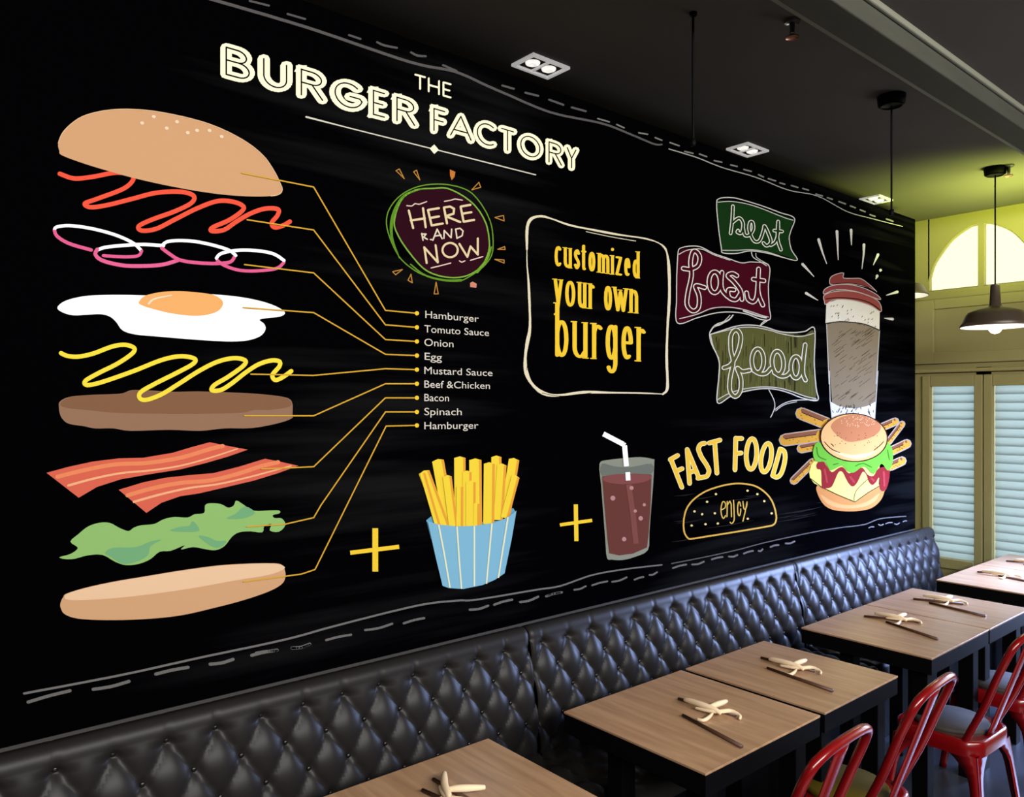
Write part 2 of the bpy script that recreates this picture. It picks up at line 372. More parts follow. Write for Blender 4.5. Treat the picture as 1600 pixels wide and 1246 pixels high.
LOG = {  # lower case, x-height = 1
 'b': [[(.1, 1.5), (.1, 0)], arc(.5, .5, .42, .5, 160, -160, 20)],
 'c': [arc(.55, .5, .5, .5, 50, 310, 18)],
 'd': [[(.88, 1.5), (.88, 0)], arc(.5, .5, .42, .5, 20, 340, 20)],
 'e': [[(.1, .52), (.92, .52)]+arc(.5, .52, .42, .48, 0, 300, 20)],
 'g': [arc(.48, .5, .4, .5, 20, 340, 20), [(.88, 1), (.88, -.1)]+arc(.5, -.12, .38, .3, 0, -150, 10)],
 'i': [[(.5, 1), (.5, 0)], [(.5, 1.38), (.5, 1.44)]],
 'j': [[(.6, 1), (.6, -.2)]+arc(.3, -.2, .3, .2, 0, -120, 6)],
 'm': [[(.04, 1), (.04, 0)], [(.04, .75)]+arc(.27, .72, .22, .26, 160, 0, 8)+[(.5, 0)], [(.5, .75)]+arc(.73, .72, .22, .26, 160, 0, 8)+[(.96, 0)]],
 'n': [[(.08, 1), (.08, 0)], [(.08, .7)]+arc(.5, .68, .4, .3, 160, 0, 10)+[(.9, 0)]],
 'o': [arc(.5, .5, .45, .5, 90, 450, 26)],
 'r': [[(.15, 1), (.15, 0)], [(.15, .65)]+arc(.6, .68, .45, .28, 170, 50, 8)],
 's': [sm([(.92, .82), (.55, 1), (.12, .85), (.25, .6), (.75, .42), (.9, .2), (.5, 0), (.05, .18)])],
 't': [[(.4, 1.32), (.4, .2)]+arc(.62, .2, .22, .2, 180, 300, 6), [(0, 1), (.9, 1)]],
 'u': [[(.1, 1), (.1, .3)]+arc(.48, .28, .38, .28, 180, 330, 10), [(.9, 1), (.9, 0)]],
 'w': [[(0, 1), (.27, 0), (.5, .85), (.75, 0), (1, 1)]],
 'y': [[(.05, 1), (.5, .05)], [(.95, 1), (.5, .05), (.3, -.4), (.05, -.42)]],
 'z': [[(.05, 1), (.95, 1), (.05, 0), (.95, 0)]],
}
SERIF = {'u': [(.1, 1), (.9, 1), (.95, 0)], 'i': [(.5, 1), (.5, 0)], 'm': [(.04, 1), (.04, 0), (.5, 0), (.96, 0)], 'n': [(.08, 1), (.08, 0), (.9, 0)], 'r': [(.15, 1), (.15, 0)],
         'd': [(.88, 1.5), (.88, 0)], 'b': [(.1, 1.5)], 'y': [(.05, 1), (.95, 1)], 'w': [(0, 1), (.5, .9), (1, 1)]}
def glyph(art, G, ch, x0, x1, top, bot, wd, col, L, inset=True, ax=1, sq=False):
    """top/bot: functions giving the y pixel of the cap/x-height line and the base line at x"""
    h = wd/2 if inset else 0
    for st in G[ch]:
        P = []
        for a, b in st:
            x = x0+h*ax+a*(x1-x0-2*h*ax); t, bo = top(x), bot(x); P.append((x, (bo-h)+b*((t+h)-(bo-h))))
        art.S(P, wd, col, L, ax=ax, sq=sq)
def line2(x0, y0, x1, y1): return lambda x: y0+(y1-y0)*(x-x0)/(x1-x0)
# -- title
tt = line2(344, 65, 907, 232); tb = line2(345, 121, 905, 271)
art = Art()
for ch, x0, x1 in [('B', 344, 398), ('U', 402, 457), ('R', 462, 512), ('G', 514, 571), ('E', 575, 608), ('R', 612, 655), ('F', 671, 701), ('A', 697, 742), ('C', 739, 778), ('T', 777, 808), ('O', 807, 849), ('R', 852, 882), ('Y', 880, 905)]:
    H_let = tb(x0)-tt(x0); wd = H_let*(.26 if ch not in 'BRE' else .235); ax = 1.38 if ch in 'BUREG' and x0 < 650 else 1.1
    glyph(art, UPG, ch, x0, x1, tt, tb, wd, CREAM, 2, ax=ax, sq=True)
    G2 = UPG[ch]
    for st in G2:      # black inline
        h = wd/2; P = []
        for a, b in st:
            x = x0+h*ax+a*(x1-x0-2*h*ax); P.append((x, tb(x)-h+b*((tt(x)+h)-(tb(x)-h))))
        art.S(P, max(1.2, H_let*.042), INK, 3, sq=True)
art.done('title_lettering', mural, 'cream inline capitals reading BURGER FACTORY')
art = Art(); t2 = line2(647, 115, 705, 131); b2 = line2(650, 139, 705, 154.5)
for ch, x0, x1 in [('T', 647, 665), ('H', 668, 687), ('E', 691, 705)]: glyph(art, UPG, ch, x0, x1, t2, b2, 2.9, CREAM, 2)
art.done('title_word_the', mural, 'cream small capitals reading THE')
art = Art(); art.S([(478, 183), (540, 199), (678, 233.5), (836.5, 273.5)], lambda t: 2.8-1.0*min(1, t*4), (225, 220, 205), 2)
art.P([(671, 232.5), (678, 226), (685, 234.5), (678, 241)], CREAM, 3); art.done('title_underline', mural)
# -- border lines
art = Art()
top = [(325, -3), (333.8, 0), (420, 25), (500, 49.7), (640, 97), (710, 112), (760.5, 134), (790.5, 147), (861, 176), (940, 193), (985, 210), (1021, 225), (1034, 226)]
art.S(sm(top), lambda t: 5.2-2.6*t, GREY, 1)
art.done('border_line', mural); art = Art()
art.S(sm([(1045, 233), (1087.5, 246), (1128.5, 262), (1180, 277), (1231, 297), (1277, 306.5), (1323, 330.6), (1359, 341), (1410, 354)]), lambda t: 1.7-.6*t, (170, 168, 162), 1)
dsh = [[(390, 1.6), (420, 9)], [(449, 22), (476.6, 30)], [(545, 55), (563, 61)], [(589, 66), (600, 71), (620, 75)], [(642, 82), (652, 87), (665, 88)], [(692, 102), (713, 111)], [(784.5, 133.8), (802.6, 139)], [(820.6, 145), (840.7, 150)], [(857.8, 156), (880, 164)], [(893, 168), (915, 174)]]
art2 = Art()
for d_ in dsh: art2 = Art(); art2.S(sm(d_), lambda t: 3.6-.8*abs(t-.5), GREY, 1); art2.done('border_dash', mural)
od = [(300, 362, 335, 372), (358, 380, 380, 390), (425, 405, 452, 410), (475, 420, 495, 428), (520, 435, 548, 445), (565, 462, 590, 468), (610, 470, 632, 478), (655, 490, 678, 495), (705, 503, 725, 508), (745, 517, 768, 523), (790, 533, 805, 540), (820, 545, 842, 552), (855, 558, 870, 562), (890, 566, 910, 572), (925, 575, 942, 580), (965, 592, 985, 598), (1000, 603, 1015, 608), (1035, 615, 1055, 622), (1070, 628, 1085, 634), (1100, 640, 1115, 646), (1130, 655, 1145, 660), (1180, 668, 1200, 675)]
for a, b, c, d_ in od: art2 = Art(); art2.S(O_([(a, b), (c, d_)]), 2.3, (130, 128, 125), 1); art2.done('border_dash', mural)
art.done('border_line', mural)
art = Art(); art2 = Art()
low = [(37.5, 1084), (187, 1055.6), (312.5, 1028), (444, 1000), (525, 978), (650, 947), (712.5, 939), (743.7, 937.5), (837.5, 922), (875, 916), (925, 899), (975, 890), (1034, 883)]
art.S(sm(low), lambda t: 3.6-1.4*t, (118, 116, 114), 1); art.done('border_line', mural); art = Art()
art.S(sm([(1049, 881), (1100, 871), (1150, 860), (1200, 847), (1275, 831), (1312, 825), (1350, 820), (1375, 811), (1415, 807)]), 1.6, (96, 94, 92), 1); art.done('border_line', mural)
R1 = X(0, 1000, 3.2); R2 = X(400, 900, 3.2); R3 = X(850, 820, 4.0); R4 = X(1200, 800, 4.0)
for R, lst, wd in ((R1, [(140, 312, 350, 255), (465, 248, 645, 208), (778, 172, 940, 138), (1050, 122, 1165, 98), (1258, 78, 1385, 52), (1460, 42, 1548, 22)], 5),
               (R2, [(0, 385, 105, 375), (180, 362, 268, 345), (350, 322, 475, 295), (545, 272, 680, 240), (738, 238, 840, 212), (1068, 170, 1160, 150), (1190, 145, 1280, 120), (1320, 132, 1410, 105), (1450, 103, 1528, 83)], 3.6),
               (R3, [(15, 445, 108, 425), (188, 408, 260, 385), (300, 380, 395, 355), (425, 358, 515, 330), (565, 345, 620, 328), (658, 315, 705, 298), (805, 272, 888, 250), (925, 250, 998, 232), (1048, 218, 1115, 203), (1155, 200, 1208, 190), (1248, 182, 1305, 165), (1340, 165, 1365, 155), (1415, 140, 1465, 128), (1510, 118, 1565, 105)], 2.8),
               (R4, [(630, 100, 660, 95), (690, 80, 720, 78), (735, 75, 775, 68), (790, 75, 820, 70), (845, 62, 865, 58)], 1.8)):
    for i, (a, b, c, d_) in enumerate(lst):
        mid = ((a+c)/2, (b+d_)/2+(6 if i % 2 else -3)); art2 = Art(); art2.S(sm(R([(a, b), mid, (c, d_)])), wd, (112, 110, 108), 1); art2.done('border_dash', mural)

# -- faint dry-brush strokes at the lower right of the ground
art = Art()
for i in range(16):
    u0 = random.uniform(1035, 1330); v0 = random.uniform(770, 860); ln = random.uniform(20, 80)
    if v0 > 885-.24*(u0-1030)-12: continue
    sl = (632-v0)/(2236-u0); art.S([(u0, v0), (u0+ln/2, v0+sl*ln/2+1), (u0+ln, v0+sl*ln)], lambda t: .3+1.5*math.sin(math.pi*t), (34, 33, 32), 1)
art.done('chalk_smears', mural)
# -- burger layers
art = Art()
bun = sm(A_([(283, 700), (310, 640), (380, 580), (460, 550), (560, 535), (660, 535), (760, 545), (880, 568), (1000, 600), (1100, 640), (1200, 695), (1280, 760), (1330, 830), (1360, 890), (1372, 925), (1355, 948), (1300, 957), (1200, 957), (1080, 948), (950, 930), (800, 902), (650, 868), (520, 832), (400, 795), (300, 757), (288, 735)]), True, 4)
art.P(bun, (217, 168, 125), 3); art.S(bun[:64], 1.4, (238, 196, 152), 4)
bo = art.done('top_bun_drawing', mural, 'flat tan burger bun top')
for x, y in [(690, 601), (747, 570), (810, 626), (860, 595), (912, 648), (957, 637), (1018, 637), (1077, 667)]: art = Art(); art.P(A_(ell(x, y, 10, 8, 10, 15)), (250, 222, 190), 5); art.done('sesame_seed', bo)
art = Art(); art.S(sm(A_([(290, 847), (360, 870), (450, 862), (560, 842), (630, 850), (648, 875), (600, 920), (470, 970), (412, 992), (440, 1010), (520, 1000), (640, 970), (760, 940), (880, 935), (942, 955), (930, 990), (850, 1030), (740, 1070), (675, 1102), (690, 1124), (760, 1115), (850, 1070), (960, 1015), (1060, 980), (1140, 985), (1185, 1008), (1170, 1035), (1110, 1075), (1035, 1108), (1030, 1126), (1090, 1120), (1150, 1080), (1220, 1040), (1290, 1017), (1352, 1020), (1350, 1050), (1322, 1085), (1335, 1108), (1375, 1100), (1410, 1080)])), 7, (248, 92, 68), 2)
art.done('tomato_sauce_drawing', mural, 'red squiggle of sauce')
art = Art()
for w_, p_ in [([(120, 205), (135, 190), (200, 183), (300, 195), (400, 218), (480, 245), (550, 280), (590, 318)], [(120, 205), (135, 240), (200, 280), (320, 315)])]:
    art.S(sm(D_(w_)), 5, WHT, 2); art.S(sm(D_(p_)), 5.4, (232, 100, 150), 2)
art.S(sm(D_([(385, 345), (450, 350), (520, 352), (575, 345), (592, 320)])), 5, (232, 100, 150), 2)
art.S(sm(D_([(352, 315), (400, 300), (500, 290), (600, 285), (710, 292)])), 5.2, WHT, 3); art.S(sm(D_([(352, 312), (342, 340), (380, 372), (480, 397), (580, 402), (700, 395), (790, 370)])), 6, (236, 106, 155), 3)
art.S(sm(D_([(700, 292), (740, 268), (850, 266), (960, 285), (1060, 315), (1100, 345)])), 5, WHT, 4); art.S(sm(D_([(700, 305), (740, 335), (800, 370), (900, 385), (1000, 388), (1070, 380), (1095, 350)])), 5.4, (232, 100, 150), 4)
art.S(sm(D_([(995, 360), (1020, 335), (1100, 318), (1200, 318), (1300, 335), (1360, 372)])), 5, WHT, 5); art.S(sm(D_([(1000, 372), (1040, 400), (1120, 425), (1220, 428), (1320, 415), (1360, 382)])), 5, (232, 100, 150), 5)
art.done('onion_rings_drawing', mural, 'white and pink onion rings')
art = Art()
art.P(sm(D_([(137, 625), (180, 590), (280, 565), (400, 558), (520, 558), (640, 560), (800, 550), (980, 555), (1130, 570), (1250, 595), (1330, 625), (1368, 655), (1340, 675), (1280, 682), (1230, 692), (1255, 715), (1262, 745), (1235, 780), (1170, 803), (1080, 810), (960, 805), (820, 795), (680, 783), (560, 772), (490, 750), (455, 705), (420, 675), (370, 662), (300, 665), (220, 668), (160, 650)]), True, 4), WHT, 2)
eg = art.done('fried_egg_drawing', mural, 'white fried egg with orange yolk')
art = Art(); art.P(sm(D_([(577, 597), (610, 563), (700, 542), (800, 538), (900, 545), (980, 558), (1025, 585), (1030, 615), (1000, 648), (930, 668), (850, 670), (740, 655), (640, 630), (590, 612)]), True, 4), (250, 182, 112), 3)
art.S(sm(D_([(630, 605), (660, 580), (755, 560)])), lambda t: 4-2.6*t, (255, 232, 200), 4); art.done('egg_yolk', eg)
art = Art(); art.S(sm(D_([(155, 873), (190, 888), (250, 892), (330, 875), (430, 838), (500, 828), (550, 845), (540, 875), (460, 930), (360, 980), (288, 1022), (292, 1045), (350, 1037), (450, 1005), (560, 965), (700, 910), (800, 890), (875, 902), (870, 930), (780, 980), (660, 1040), (585, 1085), (582, 1118), (620, 1125), (700, 1095), (790, 1040), (900, 970), (1000, 920), (1090, 900), (1150, 912), (1140, 942), (1060, 1000), (985, 1045), (970, 1074), (1020, 1072), (1080, 1035), (1150, 980), (1220, 935), (1290, 913), (1335, 918), (1335, 945), (1298, 990), (1312, 1018), (1350, 1005), (1400, 970)])), 6.8, (253, 230, 72), 5)
art.done('mustard_drawing', mural, 'yellow squiggle of mustard')
art = Art()
art.P(sm(D_([(145, 1165), (150, 1135), (200, 1110), (300, 1100), (430, 1095), (490, 1090), (540, 1073), (640, 1075), (760, 1082), (900, 1080), (1050, 1085), (1200, 1092), (1330, 1105), (1390, 1120), (1408, 1150), (1408, 1200), (1405, 1225), (1330, 1252), (1190, 1278), (1040, 1280), (910, 1293), (740, 1288), (530, 1293), (440, 1280), (340, 1280), (280, 1268), (200, 1255), (165, 1230), (150, 1200)]), True, 4), (154, 118, 94), 2)
art.P(sm(D_([(152, 1150), (200, 1112), (300, 1102), (430, 1097), (490, 1092), (540, 1075), (640, 1077), (760, 1084), (900, 1082), (1050, 1087), (1200, 1094), (1330, 1107), (1388, 1124), (1395, 1160), (1300, 1178), (1200, 1180), (1130, 1195), (900, 1200), (500, 1197), (300, 1180), (200, 1170)]), True, 4), (137, 99, 74), 3)
art.done('beef_patty_drawing', mural, 'flat brown beef patty')
for out_, s1, s2 in (([(78, 343), (200, 310), (330, 282), (470, 265), (600, 262), (760, 235), (860, 205), (960, 178), (1060, 198), (1166, 218), (1060, 255), (940, 290), (800, 325), (640, 350), (480, 378), (350, 420), (252, 478)],
              [[(135, 365), (300, 325), (450, 298), (620, 290), (800, 262), (960, 215), (1030, 198)]], [(195, 412), (330, 375), (480, 345), (640, 330), (800, 305), (960, 262), (1110, 213)]),
             ([(468, 435), (600, 395), (720, 370), (860, 355), (980, 345), (1120, 310), (1200, 285), (1260, 267), (1340, 283), (1440, 305), (1330, 345), (1200, 385), (1060, 418), (900, 455), (800, 470), (700, 505), (618, 560)],
              [[(515, 465), (650, 427), (800, 398), (960, 385), (1100, 352), (1230, 310), (1330, 286)]], [(550, 500), (700, 458), (850, 425), (1000, 405), (1150, 372), (1280, 338), (1400, 305)])):
    art = Art(); art.P(E_(out_), (224, 106, 84), 2)
    for s_ in s1: art.S(sm(E_(s_)), 6.5, (242, 142, 98), 3)
    art.S(sm(E_(s2)), lambda t: 3.8-1.6*t, (250, 182, 138), 3)
    art.done('bacon_strip_drawing', mural, 'flat coral bacon strip')
art = Art()
art.P(sm(E_([(147, 800), (200, 785), (235, 765), (245, 745), (207, 715), (250, 675), (300, 635), (360, 614), (420, 614), (470, 640), (520, 658), (550, 640), (590, 627), (660, 620), (710, 595), (770, 582), (840, 585), (880, 567), (930, 560), (935, 520), (960, 508), (1020, 512), (1060, 532), (1090, 520), (1105, 493), (1150, 520), (1200, 548), (1280, 547), (1335, 547), (1338, 562), (1302, 572), (1312, 588), (1350, 590), (1370, 625), (1335, 662), (1285, 655), (1295, 620), (1255, 632), (1245, 665), (1180, 660), (1120, 665), (1080, 690), (1040, 740), (990, 762), (930, 755), (870, 745), (805, 758), (825, 735), (750, 765), (690, 770), (640, 810), (580, 835), (510, 843), (450, 825), (380, 787), (300, 790), (230, 808), (180, 810)]), True, 3), (150, 196, 116), 2)
for q in ([(395, 775), (440, 748), (560, 745), (640, 715), (700, 705), (640, 740), (625, 790), (560, 825), (490, 835), (430, 800)], [(745, 655), (800, 635), (850, 630), (870, 605), (905, 655), (830, 662)], [(1050, 590), (1100, 565), (1150, 525), (1205, 560), (1140, 590)], [(900, 685), (950, 690), (1000, 712), (1050, 712), (1020, 745), (970, 740)]):
    art.P(sm(E_(q), True, 3), (120, 178, 128), 3)
art.done('lettuce_drawing', mural, 'green lettuce leaf')
art = Art()
art.P(sm(E_([(153, 1050), (168, 1015), (190, 995), (300, 962), (450, 930), (600, 905), (800, 872), (1000, 845), (1150, 835), (1280, 832), (1345, 838), (1365, 865), (1370, 905), (1350, 945), (1280, 985), (1150, 1030), (1000, 1070), (800, 1115), (600, 1135), (400, 1140), (250, 1132), (180, 1110), (157, 1080)]), True, 4), (218, 170, 127), 2)
art.P(sm(E_([(175, 1020), (192, 996), (300, 964), (450, 932), (600, 907), (800, 874), (1000, 847), (1150, 837), (1280, 834), (1343, 840), (1364, 862), (1280, 895), (1100, 925), (850, 970), (600, 1005), (400, 1025), (250, 1032), (195, 1030)]), True, 4), (243, 204, 166), 3)
art.done('bottom_bun_drawing', mural, 'flat tan burger bun base')
# -- leader lines and list
LL = [[(377, 271), (489, 293), (601, 485.5), (650, 490)], [(385, 344), (489, 360), (601, 508), (650, 512)], [(381, 414), (489, 427), (601, 531), (650, 534)], [(379, 481), (489, 489), (601, 554), (650, 556)],
      [(391, 585), (489, 587), (601, 576.5), (650, 578)], [(381, 650), (489, 650), (601, 600), (650, 600)], [(408, 733), (489, 729.5), (601, 622), (650, 622)], [(385, 823), (445, 819), (489, 809), (500, 790), (601, 644), (650, 644)], [(380, 909), (470, 897), (491, 890), (602, 666), (650, 665)]]
for k, l in enumerate(LL):
    art = Art(); art.S(l, 2.0, GOLD, 7); art.P(ell(650, l[-1][1], 3.4, 3.4, 12), YEL, 8); art.done('leader_line', mural)
def text_mesh(s):
    cu = bpy.data.curves.new('tmp', 'FONT'); cu.body = s; cu.size = 1; cu.resolution_u = 4
    to = bpy.data.objects.new('tmp', cu); C.objects.link(to)
    dg = bpy.context.evaluated_depsgraph_get(); dg.update(); me = bpy.data.meshes.new_from_object(to.evaluated_get(dg))
    V = [(v.co.x, v.co.y) for v in me.vertices]; Fc = [tuple(p.vertices) for p in me.polygons]
    bpy.data.objects.remove(to); bpy.data.curves.remove(cu); bpy.data.meshes.remove(me); return V, Fc
def put_text(s, x0, x1, y0, y1, cap, col, L=3):
    V, Fc = text_mesh(s); a = min(v[0] for v in V); b = max(v[0] for v in V); art = Art(); mi = art.mi(col); vs = []
    for vx, vy in V:
        t = (vx-a)/(b-a); u = x0+(x1-x0)*t; q = on_y(u, y0+(y1-y0)*t-vy/.727*cap*(1-.12*t*(x1-x0)/100)); q.y -= .0008*L; vs.append(art.bm.verts.new(q))
    for f in Fc:
        try: ff = art.bm.faces.new([vs[i] for i in f]); ff.material_index = mi
        except ValueError: pass
    return art
for s, x0, x1, y0, y1 in [('Hamburger', 664, 747.5, 497, 503.5), ('Tomuto Sauce', 662.5, 763.5, 519.5, 525.5), ('Onion', 662.5, 708, 540.5, 543), ('Egg', 663, 690, 562.5, 564), ('Mustard Sauce', 662.5, 769, 584.5, 588),
                          ('Beef &Chicken', 662.5, 765, 606, 608), ('Bacon', 662.5, 701, 627, 627.5), ('Spinach', 662.5, 721, 649, 649), ('Hamburger', 662.5, 747, 671, 670)]:
    put_text(s, x0, x1, y0, y1, 12, (225, 218, 205)).done('ingredient_text', mural, 'small pale word in the list')
# -- here and now badge
art = Art()
art.P(sm(F_([(300, 560), (320, 450), (385, 355), (480, 300), (600, 282), (740, 298), (860, 360), (960, 450), (1030, 570), (1055, 700), (1048, 800), (1000, 900), (930, 960), (850, 990), (760, 1000), (640, 985), (540, 940), (450, 850), (350, 720)]), True, 4), (48, 16, 28), 1)
G1 = (112, 158, 52)
art.S(sm(F_([(225, 560), (250, 450), (330, 350), (450, 280), (600, 250), (760, 260), (900, 310), (1000, 420), (1070, 560), (1090, 700), (1080, 820), (1020, 910), (930, 980), (820, 1035), (700, 1030), (560, 1000), (440, 940), (330, 840), (255, 690)]), True), 1.7, G1, 2, True)
art.S(sm(F_([(290, 540), (320, 430), (370, 350), (470, 295), (600, 285), (720, 285), (860, 355), (960, 445), (1030, 565), (1058, 700), (1052, 800), (1005, 905), (935, 965), (850, 1000), (750, 1008), (640, 990), (540, 945), (450, 855), (350, 720), (295, 610)]), True), 2.2, (130, 178, 70), 3, True)
art.S(sm(F_([(330, 850), (270, 690), (270, 540), (320, 410), (390, 330), (520, 285)])), lambda t: 1.5+4*math.sin(math.pi*t), (95, 148, 42), 3)
art.S(sm(F_([(960, 960), (1040, 860), (1075, 760)])), lambda t: 5-3*t, (110, 165, 45), 3)
art.S(sm(F_([(420, 900), (540, 990), (700, 1030), (830, 1030)])), lambda t: 2+2*t, (100, 150, 45), 3)
bd = art.done('here_and_now_badge', mural, 'dark maroon disc with rough green rings')
art = Art(); TC = (235, 215, 170)
for st in [[(405, 465), (440, 607)], [(520, 445), (542, 600)], [(420, 545), (535, 528)], [(650, 445), (560, 460), (590, 585), (680, 570)], [(575, 525), (650, 512)],
           [(715, 568), (690, 440), (740, 432), (772, 450), (768, 490), (705, 510), (822, 558)], [(905, 418), (825, 432), (850, 555), (935, 540)], [(840, 490), (912, 478)]]: art.S(F_(st), 3.4, TC, 4)
for st in [[(600, 705), (635, 615), (675, 692)], [(612, 672), (665, 664)], [(690, 690), (692, 625), (748, 685), (752, 615)], [(785, 615), (795, 690), (838, 668), (845, 630), (820, 608), (785, 615)], [(510, 650), (520, 705)], [(508, 655), (545, 655), (525, 680), (555, 698)], [(580, 700), (592, 700)]]: art.S(F_(st), 2.2, (235, 220, 195), 4)
for st in [[(550, 890), (530, 762), (640, 885), (622, 745)], ell(740, 785, 62, 58), [(815, 735), (880, 840), (905, 755), (965, 822), (965, 690)]]: art.S(F_(st), 3.2, TC, 4, closed=len(st) > 10)
for st in [[(585, 930), (650, 915), (745, 890)], [(905, 868), (1005, 838)], [(815, 872), (835, 884), (860, 872)], [(388, 425), (430, 428), (455, 408), (490, 414), (550, 392)], [(693, 390), (750, 380), (780, 370), (840, 380)]]: art.S(F_(st), 1.7, (240, 215, 200), 4)
art.done('badge_lettering', bd)
art = Art()
for t in ([(303, 140), (330, 126), (370, 205)], [(445, 150), (470, 136), (496, 215)], [(975, 235), (990, 275), (918, 296)], [(1105, 520), (1175, 503), (1180, 548)], [(1128, 778), (1185, 756), (1188, 780)], [(1105, 860), (1180, 865), (1180, 890)], [(275, 960), (355, 942), (300, 985)], [(400, 1030), (425, 980), (435, 1050)], [(628, 1045), (612, 1140), (645, 1140)]):
    art = Art(); art.S(F_(t), 1.5, (190, 135, 62), 2, True); art.done('badge_ray', bd)
art = Art()
art.P(F_([(740, 130), (785, 150), (778, 190), (755, 218), (742, 180)]), (205, 125, 55), 2); art.done('badge_ray', bd); art = Art(); art.P(F_([(905, 1050), (925, 1040), (958, 1058), (955, 1090), (905, 1085)]), (215, 140, 115), 2)
art.done('badge_ray', bd)
# -- customised frame
def chalkw(lo, hi, seed):
    r = random.Random(seed); ph = [r.uniform(0, 6) for _ in range(4)]
    return lambda t: lo+(hi-lo)*max(0, min(1, .5+.3*math.sin(9*t+ph[0])+.2*math.sin(23*t+ph[1])+.12*math.sin(71*t+ph[2])))
art = Art()
art.S(sm(H_([(157, 330), (157, 230), (165, 180), (190, 150), (240, 140), (300, 155), (400, 190), (520, 215), (680, 245), (820, 265), (900, 288), (945, 320), (964, 370), (972, 480), (972, 620), (962, 780), (957, 950), (962, 1080), (958, 1135), (935, 1158)])), chalkw(1.6, 5, 1), (236, 226, 195), 2)
art.S(sm(H_([(935, 1158), (820, 1153), (640, 1150), (480, 1148), (330, 1166), (250, 1152), (190, 1105), (155, 1040), (147, 960), (158, 870), (174, 780), (172, 640), (165, 500), (158, 420), (157, 330)])), lambda t: 1.2+5.2*math.sin(math.pi*min(1, t*1.02))*(.8+.2*math.sin(40*t)), (236, 226, 195), 2)
for s_ in ([(152, 1020), (165, 900), (180, 800), (178, 650)], [(500, 222), (700, 260), (830, 278)], [(240, 1152), (350, 1170), (520, 1152)], [(955, 330), (972, 400), (978, 480)]): art.S(sm(H_([(a+4, b) for a, b in s_])), .8, INK, 3)
art.S(sm(H_([(497, 228), (640, 258), (780, 282)])), 1.2, (220, 212, 185), 2)
art.done('chalk_frame_drawing', mural, 'cream chalk rounded frame')
art = Art()
def word(lets, top, bot, wd, G=LOG, col=YEL, serif=True):
    for ch, a, b in lets:
        x0 = 780+a/3.664; x1 = 780+b/3.664; glyph(art, G, ch, x0, x1, top, bot, wd, col, 2, ax=1.45)
        if serif:
            for (p, q) in SERIF.get(ch, []):
                h = wd/2; x = x0+h*1.45+p*(x1-x0-2.9*h); t, bo = top(x), bot(x); y = (bo-h)+q*((t+h)-(bo-h)); e = h if q > .5 else -h
                y = y-h*.7 if q > .5 else y+h*.7
                art.S([(x-wd*1.2, y-.2), (x+wd*.72, y+.2)], wd*.4, col, 2)
hy = lambda y: 300+y/3.664
hx = lambda x: 780+x/3.664
word([('c', 314, 358), ('u', 364, 418), ('s', 424, 463), ('t', 466, 500), ('o', 508, 550), ('m', 560, 632), ('i', 638, 656), ('z', 662, 704), ('e', 712, 752), ('d', 760, 806)], line2(hx(320), hy(308), hx(800), hy(390)), line2(hx(320), hy(425), hx(800), hy(496)), 3.3)
word([('y', 308, 365), ('o', 374, 436), ('u', 445, 502), ('r', 506, 548), ('o', 597, 646), ('w', 650, 735), ('n', 740, 798)], line2(hx(320), hy(498), hx(795), hy(562)), line2(hx(375), hy(655), hx(795), hy(697)), 3.7)
word([('b', 312, 400), ('u', 410, 512), ('r', 522, 596), ('g', 603, 682), ('e', 694, 768), ('r', 778, 842)], line2(hx(330), hy(732), hx(830), hy(778)), line2(hx(330), hy(945), hx(820), hy(972)), 4.6)
art.done('frame_lettering', mural, 'yellow condensed words customized your own burger')
# -- plus signs
for v_, h_, wv, wh in (([(172, 510), (172, 718)], [(52, 628), (287, 599)], 28, 20), ([(1136, 395), (1139, 572)], [(1060, 494), (1215, 472)], 20, 16)):
    art = Art(); art.S(I_(v_), wv/3.077, (252, 212, 60), 2, cap=False); art.S(I_(h_), wh/3.077, (252, 212, 60), 2, cap=False); art.done('plus_sign_drawing', mural, 'yellow plus sign')
# -- fries in a blue cup
art = Art()
L = 2
for (b, t, wd) in [((530, 500), (473, 185), 56), ((580, 500), (578, 172), 54), ((655, 500), (652, 182), 58), ((755, 470), (753, 168), 48), ((795, 450), (838, 180), 50),
                   ((500, 500), (405, 240), 54), ((612, 500), (612, 240), 42), ((715, 490), (718, 200), 52), ((760, 470), (778, 206), 44), ((545, 500), (515, 262), 42), ((575, 500), (576, 310), 32), ((628, 500), (628, 288), 46), ((790, 460), (843, 262), 38), ((655, 500), (656, 392), 28), ((470, 500), (395, 245), 26)]:
    L += .5
    d_ = Vector((t[0]-b[0], t[1]-b[1])).normalized(); n_ = Vector((-d_.y, d_.x)); P = [Vector(b)-n_*wd/2, Vector(t)-n_*wd/2, Vector(t)+n_*wd/2, Vector(b)+n_*wd/2]
    P2 = [(p.x, p.y) for p in P]; art.P(I_([P2[0], P2[1], ((P2[1][0]+P2[2][0])/2, (P2[1][1]+P2[2][1])/2-8), P2[2], P2[3]]), (252, 220, 66), L)
    e0 = Vector(b)+n_*(wd/2-5); e1 = Vector(t)+n_*(wd/2-5)
    art.S(I_([tuple(e0), tuple(e1)]), 11/3.077, (240, 168, 62), L+.2, cap=False)
fo = art.done('french_fries_drawing', mural, 'flat yellow french fries')
art = Art()
art.P(I_([(418, 472), (442, 452), (470, 500), (800, 470), (818, 425), (835, 412), (845, 428), (805, 600), (600, 700), (440, 560)]), (108, 172, 204), 1)
art.P(I_([(418, 474), (470, 491), (560, 500), (650, 497), (740, 482), (800, 458), (845, 424), (822, 560), (788, 725), (740, 757), (680, 782), (590, 800), (520, 796), (490, 785), (455, 640)]), (132, 190, 218), 13)
